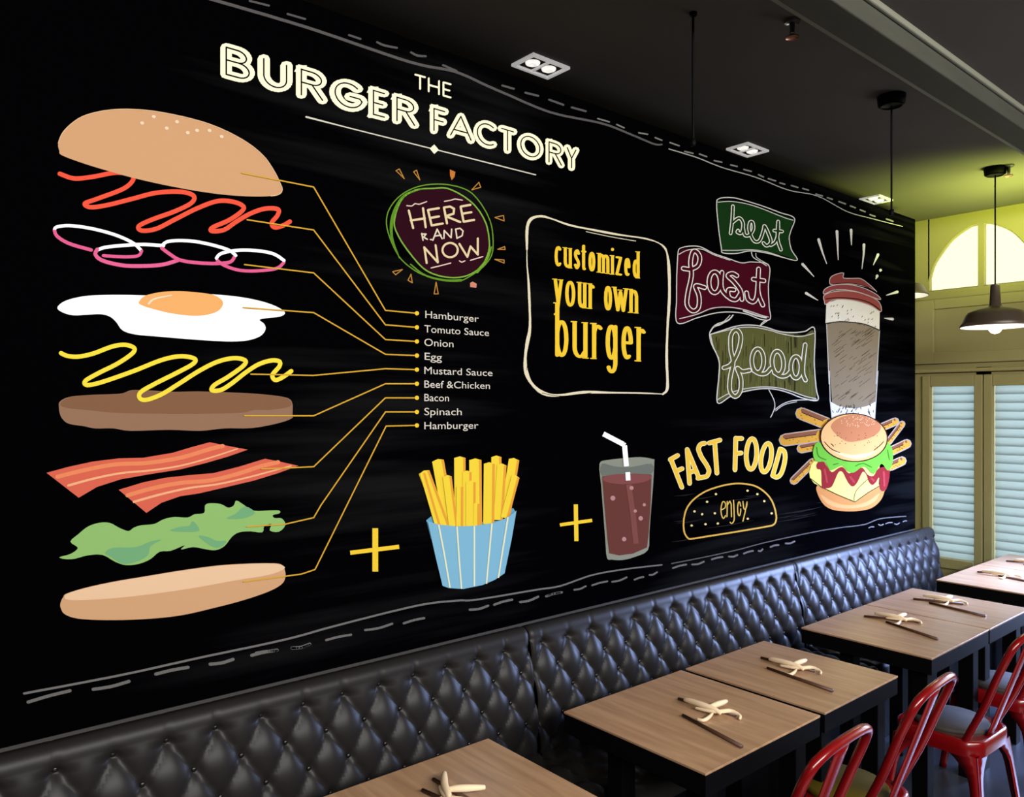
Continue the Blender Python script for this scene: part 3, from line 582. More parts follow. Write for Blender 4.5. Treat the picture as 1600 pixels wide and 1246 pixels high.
for s_ in ([(470, 491), (497, 630), (525, 794)], [(558, 500), (568, 650), (580, 799)], [(642, 498), (642, 787)], [(726, 486), (712, 640), (700, 775)], [(803, 455), (780, 600), (757, 747)]): art.S(I_(s_), 2.4, (238, 240, 205), 14, cap=False)
art.done('fries_cup_drawing', mural, 'pale blue cup with cream stripes')
# -- drink glass
art = Art()
art.P(sm(I_([(1250, 200), (1290, 182), (1380, 172), (1450, 168), (1508, 178), (1514, 190), (1508, 300), (1500, 400), (1490, 530), (1483, 615), (1420, 648), (1360, 663), (1310, 661), (1286, 652), (1278, 560), (1268, 430), (1258, 300)]), True, 3), (142, 146, 130), 2)
art.P(sm(I_([(1262, 200), (1320, 212), (1400, 216), (1500, 200), (1498, 250), (1380, 268), (1265, 262)]), True, 3), (112, 118, 108), 3)
art.P(I_([(1262, 262), (1330, 250), (1420, 248), (1500, 252), (1495, 400), (1486, 530), (1478, 602), (1410, 632), (1345, 640), (1297, 630), (1288, 560), (1276, 430)]), (108, 62, 56), 4)
art.P(sm(I_([(1262, 268), (1330, 250), (1420, 250), (1499, 258), (1470, 285), (1380, 298), (1290, 290)]), True, 4), (134, 78, 76), 5)
art.S(I_([(1388, 300), (1410, 450), (1424, 584)]), 26/3.077, (128, 78, 72), 5, cap=False)
for x, y, r_ in [(1402, 316, 10), (1312, 365, 12), (1463, 397, 8), (1420, 427, 8), (1446, 462, 11), (1366, 562, 11)]: art.P(I_(ell(x, y, r_, r_, 12)), (190, 138, 135), 6)
dk = art.done('drink_glass_drawing', mural, 'grey glass of dark brown drink')
art = Art(); art.S(I_([(1266, 56), (1362, 106), (1368, 112), (1377, 212)]), 24/3.077, (250, 246, 244), 6, cap=False); art.S(I_([(1383, 240), (1385, 280)]), 22/3.077, (255, 255, 255), 7, cap=False); art.done('bent_straw', dk, 'white bent straw')
# -- neon style banners
def banner(name, fill, col, outs, letters, Z, ow, iw, L, label, streak=None):
    art = Art(); art.P(sm(Z(fill), True, 4), col, L)
    if streak:
        random.seed(5)
        for _ in range(150):
            x = random.uniform(215, 1185); y0 = random.uniform(300, 820); y1 = y0+random.uniform(50, 230)
            t_ = 300 if x > 400 else 340-(x-200)*.2
            if y0 < t_+20: y0 = t_+20
            lim = 855+max(0, x-820)*.22 if x > 500 else 960-(x-250)*.4
            if x < 270 and y1 > 520: continue
            y1 = min(y1, lim-12)
            if y1-y0 < 15: continue
            art.S(Z([(x, y0), (x+random.uniform(-6, 6), y1)]), random.uniform(.5, 1.5), random.choice(streak), L+1, cap=False)
    for o_, wd in outs: art.S(sm(Z(o_)), wd, CHALK, L+2)
    root = art.done(name, mural, label)
    art = Art()
    for l_ in letters: art.S(sm(Z(l_)), ow+.7, (242, 240, 228), L+3)
    for l_ in letters: art.S(sm(Z(l_)), iw, col, L+4)
    art.done('script_lettering', root, 'white outlined script letters')
banner('best_banner_drawing', [(510, 140), (620, 150), (740, 165), (900, 205), (1050, 255), (1180, 305), (1150, 400), (1148, 490), (1180, 590), (1210, 655), (1080, 615), (950, 590), (800, 575), (680, 590), (560, 580), (545, 480), (520, 300)], (24, 56, 24),
       [([(505, 130), (540, 112), (620, 108), (700, 120), (900, 180), (1060, 240), (1190, 290), (1160, 400), (1145, 470), (1165, 570), (1215, 662), (1080, 635), (950, 600), (800, 580), (680, 602), (560, 598), (545, 560), (520, 380), (503, 200), (505, 130)], 1.5), ([(515, 150), (620, 142), (760, 162), (900, 205), (1100, 285), (1180, 308)], 1.2), ([(556, 575), (680, 575), (810, 570), (950, 590), (1100, 640)], 1.2), ([(810, 590), (825, 635), (880, 670), (945, 712)], 1.3), ([(850, 600), (860, 640), (960, 700)], 1.0)],
       [[(645, 185), (640, 300), (625, 425)], [(640, 330), (700, 290), (735, 340), (720, 420), (685, 415), (690, 400)], [(735, 380), (750, 440), (790, 440), (825, 390), (820, 330), (795, 330), (790, 400), (830, 490), (880, 490), (915, 400), (925, 360), (960, 430), (980, 500), (945, 535), (915, 510)], [(980, 530), (1020, 500), (1045, 420), (1045, 320), (1040, 470), (1070, 570)], [(1010, 400), (1080, 408)]], J_, 5.0, 2.9, 3, 'dark green banner reading best')
banner('fast_banner_drawing', [(165, 600), (300, 560), (380, 585), (560, 645), (700, 685), (840, 690), (960, 712), (962, 1000), (972, 1180), (880, 1160), (720, 1105), (600, 1085), (480, 1095), (330, 1150), (162, 1205), (152, 900)], (72, 14, 30),
       [([(160, 600), (175, 560), (260, 538), (360, 545), (470, 600), (600, 645), (720, 685), (820, 678), (965, 710), (960, 900), (968, 1080), (980, 1160), (960, 1192), (880, 1182), (760, 1137), (620, 1120), (480, 1132), (330, 1172), (155, 1217), (148, 1000), (150, 780), (160, 600)], 1.5), ([(175, 1180), (330, 1140), (460, 1088), (600, 1078), (740, 1098), (900, 1150), (960, 1165)], 1.4), ([(170, 610), (250, 572), (370, 565), (480, 615), (620, 662)], 1.3), ([(740, 1110), (850, 1150), (940, 1172)], 2.4), ([(650, 1148), (600, 1200), (480, 1244)], 1.3), ([(620, 1150), (560, 1210), (500, 1244)], 1.1), ([(955, 1195), (890, 1240)], 1.3)],
       [[(205, 735), (270, 742), (335, 710), (352, 640), (325, 590), (290, 590), (270, 680), (278, 800), (245, 960), (240, 1060), (290, 1112), (340, 1080), (345, 980), (315, 890), (395, 905)], ell(483, 858, 50, 92, 18)+[(533, 858)], [(548, 770), (540, 860), (552, 930), (600, 985)], [(680, 800), (640, 780), (600, 800), (650, 850), (710, 930), (725, 1010)], [(710, 960), (670, 1012), (610, 990), (605, 925), (655, 925)], [(765, 950), (780, 1010), (830, 1030), (860, 960), (872, 740), (868, 940), (910, 1060)], [(825, 830), (920, 845)]], J_, 6.8, 4.4, 3, 'dark maroon banner reading fast')
banner('food_banner_drawing', [(185, 330), (300, 305), (430, 268), (560, 255), (700, 265), (850, 305), (980, 325), (1100, 335), (1190, 300), (1192, 600), (1210, 960), (1080, 930), (950, 885), (820, 855), (680, 850), (500, 880), (380, 920), (255, 980), (265, 750), (262, 590), (205, 440)], (92, 92, 50),
       [([(180, 330), (300, 290), (430, 250), (560, 238), (700, 255), (850, 300), (980, 312), (1100, 300), (1195, 275), (1192, 600), (1210, 850), (1225, 970), (1080, 950), (950, 900), (820, 865), (680, 858), (500, 888), (380, 930), (250, 995), (262, 750), (265, 590), (205, 440), (180, 330)], 1.7), ([(200, 325), (330, 292), (480, 262), (620, 262), (760, 290), (880, 325), (1050, 350), (1185, 320)], 1.3), ([(250, 965), (360, 905), (500, 862), (690, 840), (840, 850), (960, 880), (1100, 930), (1210, 955)], 1.3), ([(400, 140), (350, 190), (240, 230), (190, 280), (172, 330), (190, 420), (262, 560)], 1.3), ([(370, 175), (290, 230), (215, 260), (180, 310)], 1.0), ([(750, 190), (700, 205), (665, 242)], 1.3), ([(750, 870), (800, 970), (805, 1050), (768, 1135)], 1.3), ([(810, 1060), (900, 1000), (1020, 970), (1225, 968)], 1.3), ([(815, 1075), (900, 1015), (1020, 985)], 1.0)],
       [[(310, 655), (380, 620), (450, 490), (475, 350), (430, 285), (380, 340), (378, 480), (400, 600), (370, 760), (370, 880), (420, 935), (470, 880), (475, 760), (440, 660), (490, 690), (560, 680)], ell(640, 585, 58, 115, 18)+[(698, 585)], [(600, 680), (660, 712), (720, 708), (765, 660)], ell(835, 605, 56, 112, 18, -4)+[(891, 603)], [(800, 700), (860, 735), (920, 730), (960, 690)], ell(1012, 650, 50, 105, 18)+[(1062, 650)], [(1102, 430), (1082, 600), (1080, 710), (1105, 775)]], K_, 6.6, 4.4, 3, 'olive banner reading food', streak=[(48, 46, 30), (112, 114, 62), (66, 64, 38), (100, 104, 56)])
# -- FAST FOOD arch lettering
art = Art()
FF = [[(100, 440), (198, 690)], [(95, 445), (160, 408)], [(145, 548), (200, 525)], [(245, 355), (266, 655)], [(245, 355), (345, 595)], [(262, 560), (318, 540)], sm([(400, 300), (365, 310), (345, 350), (370, 420), (415, 490), (438, 545), (420, 590), (385, 600), (340, 610)]), [(440, 298), (535, 272)], [(488, 285), (508, 565)], [(675, 255), (668, 535)], [(678, 258), (728, 258)], [(688, 390), (722, 386)], ell(814, 395, 46, 136, 26, 3), ell(944, 428, 44, 128, 26, 9), sm([(1068, 350), (1105, 375), (1110, 450), (1080, 560), (1040, 600), (1000, 585)]), [(1068, 350), (1002, 585)]]
for G_r in ((0, 3), (3, 6), (6, 7), (7, 9), (9, 12), (12, 13), (13, 14), (14, 16)):
    art = Art()
    for st in FF[G_r[0]:G_r[1]]: art.S(L_(st), 7.4, (252, 240, 180), 2, closed=len(st) == 26)
    for st in FF[G_r[0]:G_r[1]]: art.S(L_(st), 5.4, (246, 200, 66), 3, closed=len(st) == 26)
    art.done('arched_letter', mural, 'yellow capital of the words FAST FOOD')
art = Art()
art.S(sm(L_([(250, 1138), (218, 1080), (215, 980), (240, 880), (300, 800), (400, 730), (520, 685), (640, 660), (740, 658), (850, 680), (940, 740), (1000, 820), (1030, 920), (1032, 980), (1012, 1018), (960, 1035), (700, 1080), (400, 1128), (290, 1145)]), True), 2.5, (222, 176, 82), 2, True)
bo = art.done('bun_outline_drawing', mural, 'gold line bun outline')
for x, y in [(500, 750), (422, 818), (310, 903), (378, 928), (490, 920), (285, 1028), (408, 1016), (517, 1010), (867, 750), (928, 812), (993, 920), (782, 968), (780, 720)]:
    art = Art(); art.P(L_(ell(x, y, 11, 10, 10)), (238, 214, 140), 2)
    art.done('bun_dot', bo)
art = Art()
for st in [sm([(545, 890), (580, 870), (583, 830), (560, 818), (545, 870), (548, 930), (565, 965), (585, 940)]), [(597, 950), (600, 815), (600, 850), (622, 812), (635, 840), (637, 950)], sm([(655, 805), (660, 900), (660, 980), (640, 1010), (625, 1000)]), ell(705, 880, 14, 62, 16), sm([(738, 815), (748, 880), (768, 870), (775, 820)]), sm([(775, 820), (755, 920), (738, 990)])]: art.S(L_(st), 1.7, (226, 186, 92), 2)
art.done('enjoy_lettering', bo, 'thin gold word enjoy')
# -- coffee cup and burger drawing on the right
art = Art()
px = lambda a: N_(a)
art.P([(1291, 507), (1310, 503), (1332, 504), (1352, 507), (1373, 517), (1372, 560), (1369, 630), (1350, 645), (1320, 645), (1300, 632), (1297, 590), (1293, 550)], (142, 128, 104), 2)
art.P(M_([(352, 618), (440, 590), (560, 588), (680, 615), (768, 678), (765, 828), (660, 785), (560, 768), (450, 762), (345, 776)]), (236, 232, 216), 3)
art.P(N_([(507, 250), (560, 280), (640, 300), (720, 302), (800, 285), (868, 250), (862, 400), (515, 400)]), (222, 220, 214), 3)
for a, b in (((352, 780), (372, 1246)), ((765, 830), (738, 1246))): art.S(M_([a, b]), 1.2, (205, 203, 196), 4)
art.S(N_([(495, 0), (500, 240), (516, 400)]), 1.3, (200, 198, 190), 4); art.S(N_([(888, 0), (872, 240), (862, 390)]), 1.3, (200, 198, 190), 4)
random.seed(9)
for _ in range(85):
    x = random.uniform(1298, 1358); y = random.uniform(520, 630); ln = random.uniform(4, 17); art.S([(x, y), (min(1368, x+ln), y-ln*.72)], lambda t: .4+1.3*math.sin(math.pi*t), (60, 52, 40), 5)
for _ in range(30):
    x = random.uniform(1301, 1364); y = random.uniform(634, 650); art.S([(x, y), (x+random.uniform(-2, 3), y-3)], .9, (60, 58, 54), 5)
for _ in range(34):
    x = random.uniform(1294, 1366); y = random.uniform(475+(x-1294)*.16, 500+(x-1294)*.18); art.S([(x, y), (x+1.5, y-2)], .7, (70, 66, 58), 5)
art.S(sm(M_([(345, 776), (450, 762), (560, 768), (660, 785), (768, 830)])), 1.6, (60, 56, 50), 5)
cupd = art.done('coffee_cup_drawing', mural, 'tall takeaway cup with brown sleeve')
art = Art(); RB = (158, 80, 72)
for q, c_ in (([(335, 605), (330, 560), (400, 530), (520, 522), (640, 545), (740, 590), (775, 640), (772, 685), (700, 640), (600, 606), (500, 590), (400, 594), (345, 628)], RB), ([(332, 548), (335, 512), (400, 480), (520, 473), (640, 500), (740, 550), (772, 590), (700, 568), (600, 532), (500, 514), (400, 518)], (146, 72, 72)), ([(375, 460), (385, 415), (440, 388), (485, 385), (482, 422), (560, 425), (620, 428), (690, 478), (742, 530), (700, 505), (620, 480), (520, 468), (400, 474)], (140, 66, 62))):
    art.P(sm(M_(q), True, 3), c_, 4); art.S(sm(M_(q), True, 3), 1.1, (205, 190, 185), 5, True)
art.S(sm(M_([(345, 585), (450, 575), (600, 588), (700, 622), (770, 675)])), 1.4, (60, 24, 24), 6); art.S(sm(M_([(400, 470), (520, 462), (640, 482), (735, 528)])), 1.2, (60, 24, 24), 6)
art.done('cup_lid', cupd, 'reddish brown ridged lid')
art = Art()
for st in [[(292, 122), (320, 215), (355, 310)], [(435, 58), (445, 280)], [(545, 48), (548, 165)], [(645, 162), (643, 240), (630, 350)], [(755, 240), (718, 320)], [(168, 315), (255, 410)], [(195, 540), (285, 595)], [(905, 530), (820, 556)], [(868, 742), (805, 735)], [(775, 360), (770, 372)], [(748, 405), (738, 430)]]: art = Art(); art.S(M_(st), lambda t: 4.4-3.2*t, (222, 220, 212), 2); art.done('chalk_ray', cupd, 'white chalk ray')
art = Art()
WEDGES = [((268, 345), (480, 430), 72, 2), ((135, 560), (430, 520), 74, 3), ((268, 630), (400, 605), 52, 2), ((208, 890), (360, 740), 46, 2), ((925, 455), (1030, 410), 44, 2), ((975, 575), (1085, 430), 34, 3), ((1000, 650), (1125, 590), 52, 2), ((985, 775), (1085, 730), 52, 2)]
for a, b, wd, L0 in WEDGES:
    art = Art(); wd *= 1.22
    v = Vector((b[0]-a[0], b[1]-a[1])).normalized(); n_ = Vector((-v.y, v.x)); n_ = n_ if n_.y < 0 else -n_
    art.S(N_([a, b]), (wd+14)/5.192, (170, 160, 150), L0); art.S(N_([a, b]), wd/5.192, (206, 152, 58), L0+.4)
    o1 = Vector(a)+n_*wd*.3; o2 = Vector(b)+n_*wd*.3; art.S(N_([tuple(o1), tuple(o2)]), wd*.34/5.192, (132, 84, 62), L0+.7)
    o1 = Vector(a)+n_*wd*.1; o2 = Vector(b)+n_*wd*.1; art.S(N_([tuple(o1), tuple(o2)]), 1.2, (50, 30, 20), L0+.8)
    for _ in range(9):
        k_ = random.random(); q_ = Vector(a)*(1-k_)+Vector(b)*k_-n_*wd*random.uniform(-.05, .42); art.P(N_(ell(q_.x, q_.y, 7, 4, 6, 30)), (140, 92, 36), L0+.9)
    art.done('potato_wedge_drawing', mural, 'brown edged yellow potato wedge')
art = Art()
art.P(sm(N_([(395, 930), (400, 1000), (450, 1085), (520, 1125), (620, 1138), (740, 1135), (840, 1110), (910, 1050), (940, 980), (942, 930), (700, 900), (500, 900)]), True, 4), (196, 132, 74), 4)
art.P(sm(N_([(420, 1000), (520, 1060), (660, 1090), (800, 1060), (900, 990), (860, 1060), (760, 1105), (600, 1115), (480, 1080)]), True, 3), (214, 156, 96), 5)
art.P(N_([(328, 820), (345, 760), (380, 720), (900, 760), (892, 935), (800, 990), (700, 1062), (560, 1004), (430, 942), (370, 912), (335, 870)]), (222, 212, 112), 6)
art.S(N_([(335, 870), (430, 942), (560, 1004), (700, 1062), (800, 990), (892, 935)]), 1.2, (70, 60, 30), 7); art.S(sm(N_([(690, 1050), (710, 970), (800, 880)])), 1.0, (90, 80, 40), 7)
art.P(sm(N_([(388, 755), (430, 715), (465, 765), (510, 820), (560, 790), (600, 780), (650, 830), (700, 800), (760, 785), (800, 840), (850, 850), (890, 790), (975, 785), (972, 900), (940, 970), (905, 960), (895, 865), (870, 900), (840, 925), (812, 900), (790, 840), (760, 820), (720, 900), (680, 938), (640, 900), (600, 822), (565, 822), (530, 900), (505, 942), (460, 952), (430, 940), (425, 810), (392, 795)]), True, 3), (138, 42, 44), 8)
for st in ([(450, 800), (470, 900)], [(660, 860), (690, 900)], [(830, 870), (850, 890)], [(930, 820), (935, 930)]): art.S(N_(st), 3.2, (168, 62, 62), 9)
art.P(sm(N_([(358, 690), (362, 620), (400, 575), (500, 600), (900, 570), (975, 590), (1005, 660), (1002, 740), (985, 790), (958, 805), (910, 752), (850, 836), (790, 785), (750, 780), (690, 822), (640, 815), (590, 768), (500, 806), (455, 740), (385, 735)]), True, 3), (108, 176, 58), 10)
for st in ([(385, 620), (400, 690), (460, 720)], [(520, 760), (560, 750)], [(700, 770), (760, 750), (830, 780)], [(960, 640), (975, 720)]): art.S(sm(N_(st)), 1.6, (66, 124, 38), 11)
burg = art.done('burger_drawing', mural, 'hand drawn burger with lettuce, sauce and cheese')
art = Art()
bu = ell(685, 540, 272, 194, 40, 3); art.P(N_(bu), (228, 174, 108), 12); art.S(N_(bu), 1.6, (60, 34, 22), 13, True)
art.P(sm(N_([(500, 440), (540, 395), (620, 362), (700, 354), (800, 368), (880, 415), (905, 460), (860, 520), (760, 560), (640, 575), (560, 530), (510, 480)]), True, 3), (190, 122, 80), 13)
art.P(sm(N_([(520, 650), (600, 690), (700, 712), (800, 690), (860, 650), (780, 670), (660, 680)]), True, 3), (244, 204, 146), 13)
for st in ([(445, 575), (500, 630), (568, 662)], [(848, 642), (900, 600), (925, 572)], [(500, 590), (520, 610)]): art.S(sm(N_(st)), 1.1, (60, 36, 24), 14)
for _ in range(60):
    a_ = random.uniform(0, 6.28); r_ = random.random()**.5; x, y = 720+r_*150*math.cos(a_), 410+r_*45*math.sin(a_); art.P(N_(ell(x, y, 4, 3, 6)), (238, 196, 150), 14)
for _ in range(26):
    art.P(N_(ell(random.uniform(520, 880), random.uniform(500, 620), 4, 4, 6)), (110, 66, 40), 14)
art.done('drawn_bun_top', burg, 'speckled golden bun')
# ------------------------------------------------------------ leather bench
SP = .1484; RZ = .205; BT = .945
def BYz(z): return 2.40+.07*max(0, (z-.43)/.455)**2
def tuft(x, z, x0, z0):
    u = (x-x0)/SP; v = (z0-z)/RZ
    if v < 0:
        t = min(1, -v*RZ/.026)**.6; d = abs(u-round(u))*SP
        return abs(math.sin(math.pi*u))**.5*(1-t)+t*(1-.35*math.exp(-(d/.0045)**2))
    p, q = u+v, u-v
    return (abs(math.sin(math.pi*p))*abs(math.sin(math.pi*q)))**.5
def bench(x0, x1, label, nm):
    t = thing('bench_section', label, 'bench', (x0, 0, 0), 0, None); W = x1-x0-.004
    bx = .075; z0 = .872
    bm = bmesh.new(); nx = int(W/.0103); prof = []
    # profile from the wall over the rounded top down the front to the seat
    for i in range(4): prof.append((WY-.002-.040*i/4, BT-.010+.010*math.sin(math.pi/2*i/4)))
    for i in range(11): a = math.pi/2*i/11; prof.append((2.508-.038*math.sin(a), BT-.055+.055*math.cos(a)))
    nz = 44; zs = [.890-(.890-.43)*i/nz for i in range(nz+1)]
    rows = []
    for j, (y, z) in enumerate(prof):
        r = []
        for i in range(nx+1):
            x = W*i/nx; e = min(1, min(x, W-x)/.02)**.5; k = j/14; h = tuft(x, min(z, .93), bx, z0)
            r.append(bm.verts.new((x, y+(1-e)*.012*k+.028*(1-h)*.6*k**2, z-(1-e)*.008-.004*(1-h)*(1-k))))
        rows.append(r)
    for z in zs:
        r = []
        for i in range(nx+1):
            x = W*i/nx; e = min(1, min(x, W-x)/.02)**.5; h = tuft(x, z, bx, z0)
            fade = 1.0 if z < z0 else .5
            y = BYz(z)-.003+.024*(1-h)*(fade if z < z0 else .6)+(1-e)*.012
            # button pits
            if z < z0+.03:
                u = (x-bx)/SP; v = (z0-z)/RZ; vv = round(v*2)/2; uu = round(u-(vv % 1))+(vv % 1); dd = math.hypot((u-uu)*SP, (v-vv)*RZ)
                if vv >= 0: y += .012*math.exp(-(dd/.016)**2)
            r.append(bm.verts.new((x, y, z)))
        rows.append(r)
    for a, b in zip(rows, rows[1:]):
        for i in range(nx): bm.faces.new((a[i], a[i+1], b[i+1], b[i]))
    # ends, bottom and rear closing
    for i, fl in ((0, False), (nx, True)):
        loop = [r[i] for r in rows]; c = [bm.verts.new((loop[0].co.x, WY-.002, .43))]
        f = loop+c; bm.faces.new(f if fl else f[::-1])
    obj('backrest', bm, M_LEATHER, t, True)
    # seat cushion with shallow tufting
    bm = bmesh.new(); sy0, sy1 = 1.965, 2.40; ny = 34; nx2 = int(W/.016); rows = []
    for j in range(ny+1):
        v = j/ny; y = sy0+(sy1-sy0)*v; r = []
        for i in range(nx2+1):
            x = W*i/nx2; ex = min(1, min(x, W-x)/.025)**.5; ey = min(1, (y-sy0)/.03)**.5
            p = (x-bx)/SP+(y-sy1)/RZ*1.2; q = (x-bx)/SP-(y-sy1)/RZ*1.2
            h = (abs(math.sin(math.pi*p))*abs(math.sin(math.pi*q)))**.4
            r.append(bm.verts.new((x, y, .425+.028*h-(1-ex)*.02-(1-ey)*.03)))
        rows.append(r)
    bot = [bm.verts.new((x.co.x, sy0-.004, .32)) for x in rows[0]]; rows = [bot]+rows
    for a, b in zip(rows, rows[1:]):
        for i in range(nx2): bm.faces.new((a[i], b[i], b[i+1], a[i+1]))
    for i in (0, nx2):
        loop = [r[i] for r in rows]+[bm.verts.new((rows[0][i].co.x, sy1, .32))]; bm.faces.new(loop)
    bmesh.ops.recalc_face_normals(bm, faces=bm.faces)
    obj('seat', bm, M_LEATHER, t, True)
    bm = bmesh.new(); box(bm, (0.002, 2.0, .0), (W-.002, WY-.003, .318)); obj('base', bm, M_FRAME, t)
    first = None
    for row in range(4):
        off = 0 if row % 2 == 0 else .5; z = z0-row*RZ/2
        n = int((W-bx-off*SP)/SP)+1
        for i in range(n):
            x = bx+(i+off)*SP
            if x > W-.02: continue
            if first is None and 'btn' in MATS2: b = bpy.data.objects.new('button', MATS2['btn']); C.objects.link(b)
            elif first is None:
                bm = bmesh.new(); bmesh.ops.create_uvsphere(bm, u_segments=10, v_segments=6, radius=.0085)
                for v in bm.verts: v.co.y *= .6
                b = obj('button', bm, M_BUTTON, None, True); MATS2['btn'] = b.data
            else: b = first.copy(); C.objects.link(b)
            first = b; b.parent = t; b.location = (x, BYz(z)+.024, z)
    return t
MATS2 = {}
bench(.042, 2.183, 'black tufted leather bench section at the near left, below the burger layers', 0)
bench(2.183, 4.328, 'dark tufted leather bench section in the middle, below the framed words and drink', 1)
bench(4.328, 6.37, 'tufted leather bench section at the window end with a blue sheen', 2)
# ------------------------------------------------------------ tables
def table(x0, x1, y0, y1, label, dz=0):
    t = thing('dining_table', label, 'table', ((x0+x1)/2, (y0+y1)/2, 0), 0, 'small wooden tables along the bench')
    w, d = (x1-x0)/2, (y1-y0)/2
    bm = bmesh.new(); box(bm, (-w, -d, .742), (w, d, .75), .0015); obj('tabletop', bm, M_WOOD, t)
    bm = bmesh.new(); box(bm, (-w+.001, -d+.001, .672), (w-.001, d-.001, .7415), .002); obj('edge_frame', bm, M_FRAME, t)
    for sx in (-1, 1):
        for ya in (-d+.07, d-.22):
            bm = bmesh.new(); box(bm, (sx*(w-.075)-.035, ya-.035, 0), (sx*(w-.075)+.035, ya+.035, .672), .003); obj('leg', bm, M_FRAME, t)
    return t
TY0, TY1 = 1.452, 2.088
TB = [(.945, 1.648, 'oak topped black table nearest the camera, cut by the lower edge of the photo'), (2.008, 2.71, 'oak topped black table in front of the first bench seam, left of a matching pair'),
      (2.742, 3.355, 'oak topped black table, right one of the middle pair'), (3.70, 4.40, 'oak topped black table, left one of the third pair'), (4.412, 5.03, 'oak topped black table with pale sheen, right one of the third pair'),
      (5.39, 6.13, 'table bleached by window light, left one of the last pair by the shutters'), (6.14, 6.74, 'table bleached by window light, right against the shutters')]
for x0, x1, lb in TB: table(x0, x1, TY0, TY1, lb)
# ------------------------------------------------------------ chopsticks and napkins
def stick(p, q, label, z=.7555, lift=0):
    a = Vector(p); b = Vector(q); a.z = z; b.z = z+lift
    L_s = (b-a).length; o = None
    bm = bmesh.new(); tube(bm, [(0, 0, 0), (L_s, 0, 0)], [.006, .0082], 8)
    o = obj('chopstick', bm, M_STICK, None, True); o.location = a
    d_ = (b-a).normalized(); o.rotation_euler = Vector((1, 0, 0)).rotation_difference(d_).to_euler()
    tag(o, label, 'chopstick', 'brown chopsticks on the tables'); return o
def napkin_mesh():
    bm = bmesh.new()
    lobes = [[(-.075, .075, .016), (-.06, .05, .02), (-.025, .0, .024), (.01, -.035, .022), (.03, -.055, .014)],
             [(-.01, -.02, .022), (.02, -.005, .026), (.05, .02, .024), (.08, .055, .018)],
             [(-.05, .01, .010), (-.01, -.03, .014), (.03, -.045, .018), (.07, -.035, .016), (.095, -.06, .010), (.09, -.085, .007)],
             [(-.065, -.085, .006), (-.045, -.095, .006), (-.02, -.075, .009), (.0, -.05, .014)]]
    for k, l in enumerate(lobes):
        p = cr(l, n=5); n = len(p); wd = (.0115, .011, .008, .007)[k]
        tube(bm, p, [wd*(.45+.55*math.sin(math.pi*(.08+.84*i/(n-1)))) for i in range(n)], 8)
    for v in bm.verts:
        if v.co.z < .0005: v.co.z = .0005
    return bm
nm = None
def napkin(loc, rz, label, s=1, m=M_NAP):
    global nm
    if nm is None:
        nm = obj('napkin', napkin_mesh(), M_NAP, None, True); o = nm
    else:
        o = nm.copy(); C.objects.link(o)
    o.location = (loc.x, loc.y, .7505); o.rotation_euler = (0, 0, rz); o.scale = (s, s, s)
    tag(o, label, 'napkin', 'twisted cream napkins on the tables')
camdir = TH-math.pi/2
SETS = [((677, 1218), (735, 1252), (660, 1235), (770, 1285), (706, 1240), 'on the nearest table', camdir-.5),
        ((1060, 1092), (1150, 1118), (1067, 1118), (1159, 1167), (1108, 1110), 'on the left table of the middle pair', camdir),
        ((1189, 1028), (1273, 1049), (1199, 1044), (1301, 1080), (1238, 1043), 'on the right table of the middle pair', camdir),
        ((1350, 963), (1436, 972), (1385, 972), (1465, 999), (1400, 968), 'on the left table of the third pair', camdir),
        ((1427, 936), (1505, 944), (1452, 942), (1540, 963), (1474, 939), 'on the right table of the third pair', camdir),
        ((1527, 894), (1585, 897), (1560, 900), (1612, 910), (1563, 899), 'on the left table of the last pair', camdir),
        ((1572, 877), (1620, 879), (1600, 882), (1640, 892), (1612, 881), 'on the table against the shutters', camdir)]
for a, b, c, d_, n_, lb, rz in SETS:
    A1, B1, C1, D1, N1 = [on_z(*p, .756) for p in (a, b, c, d_, n_)]
    stick(A1, B1, 'rear brown chopstick '+lb, .7555); stick(C1, D1, 'front brown chopstick '+lb, .7555)
    napkin(N1, rz, 'cream twisted napkin lying over the chopsticks '+lb, 1.0)
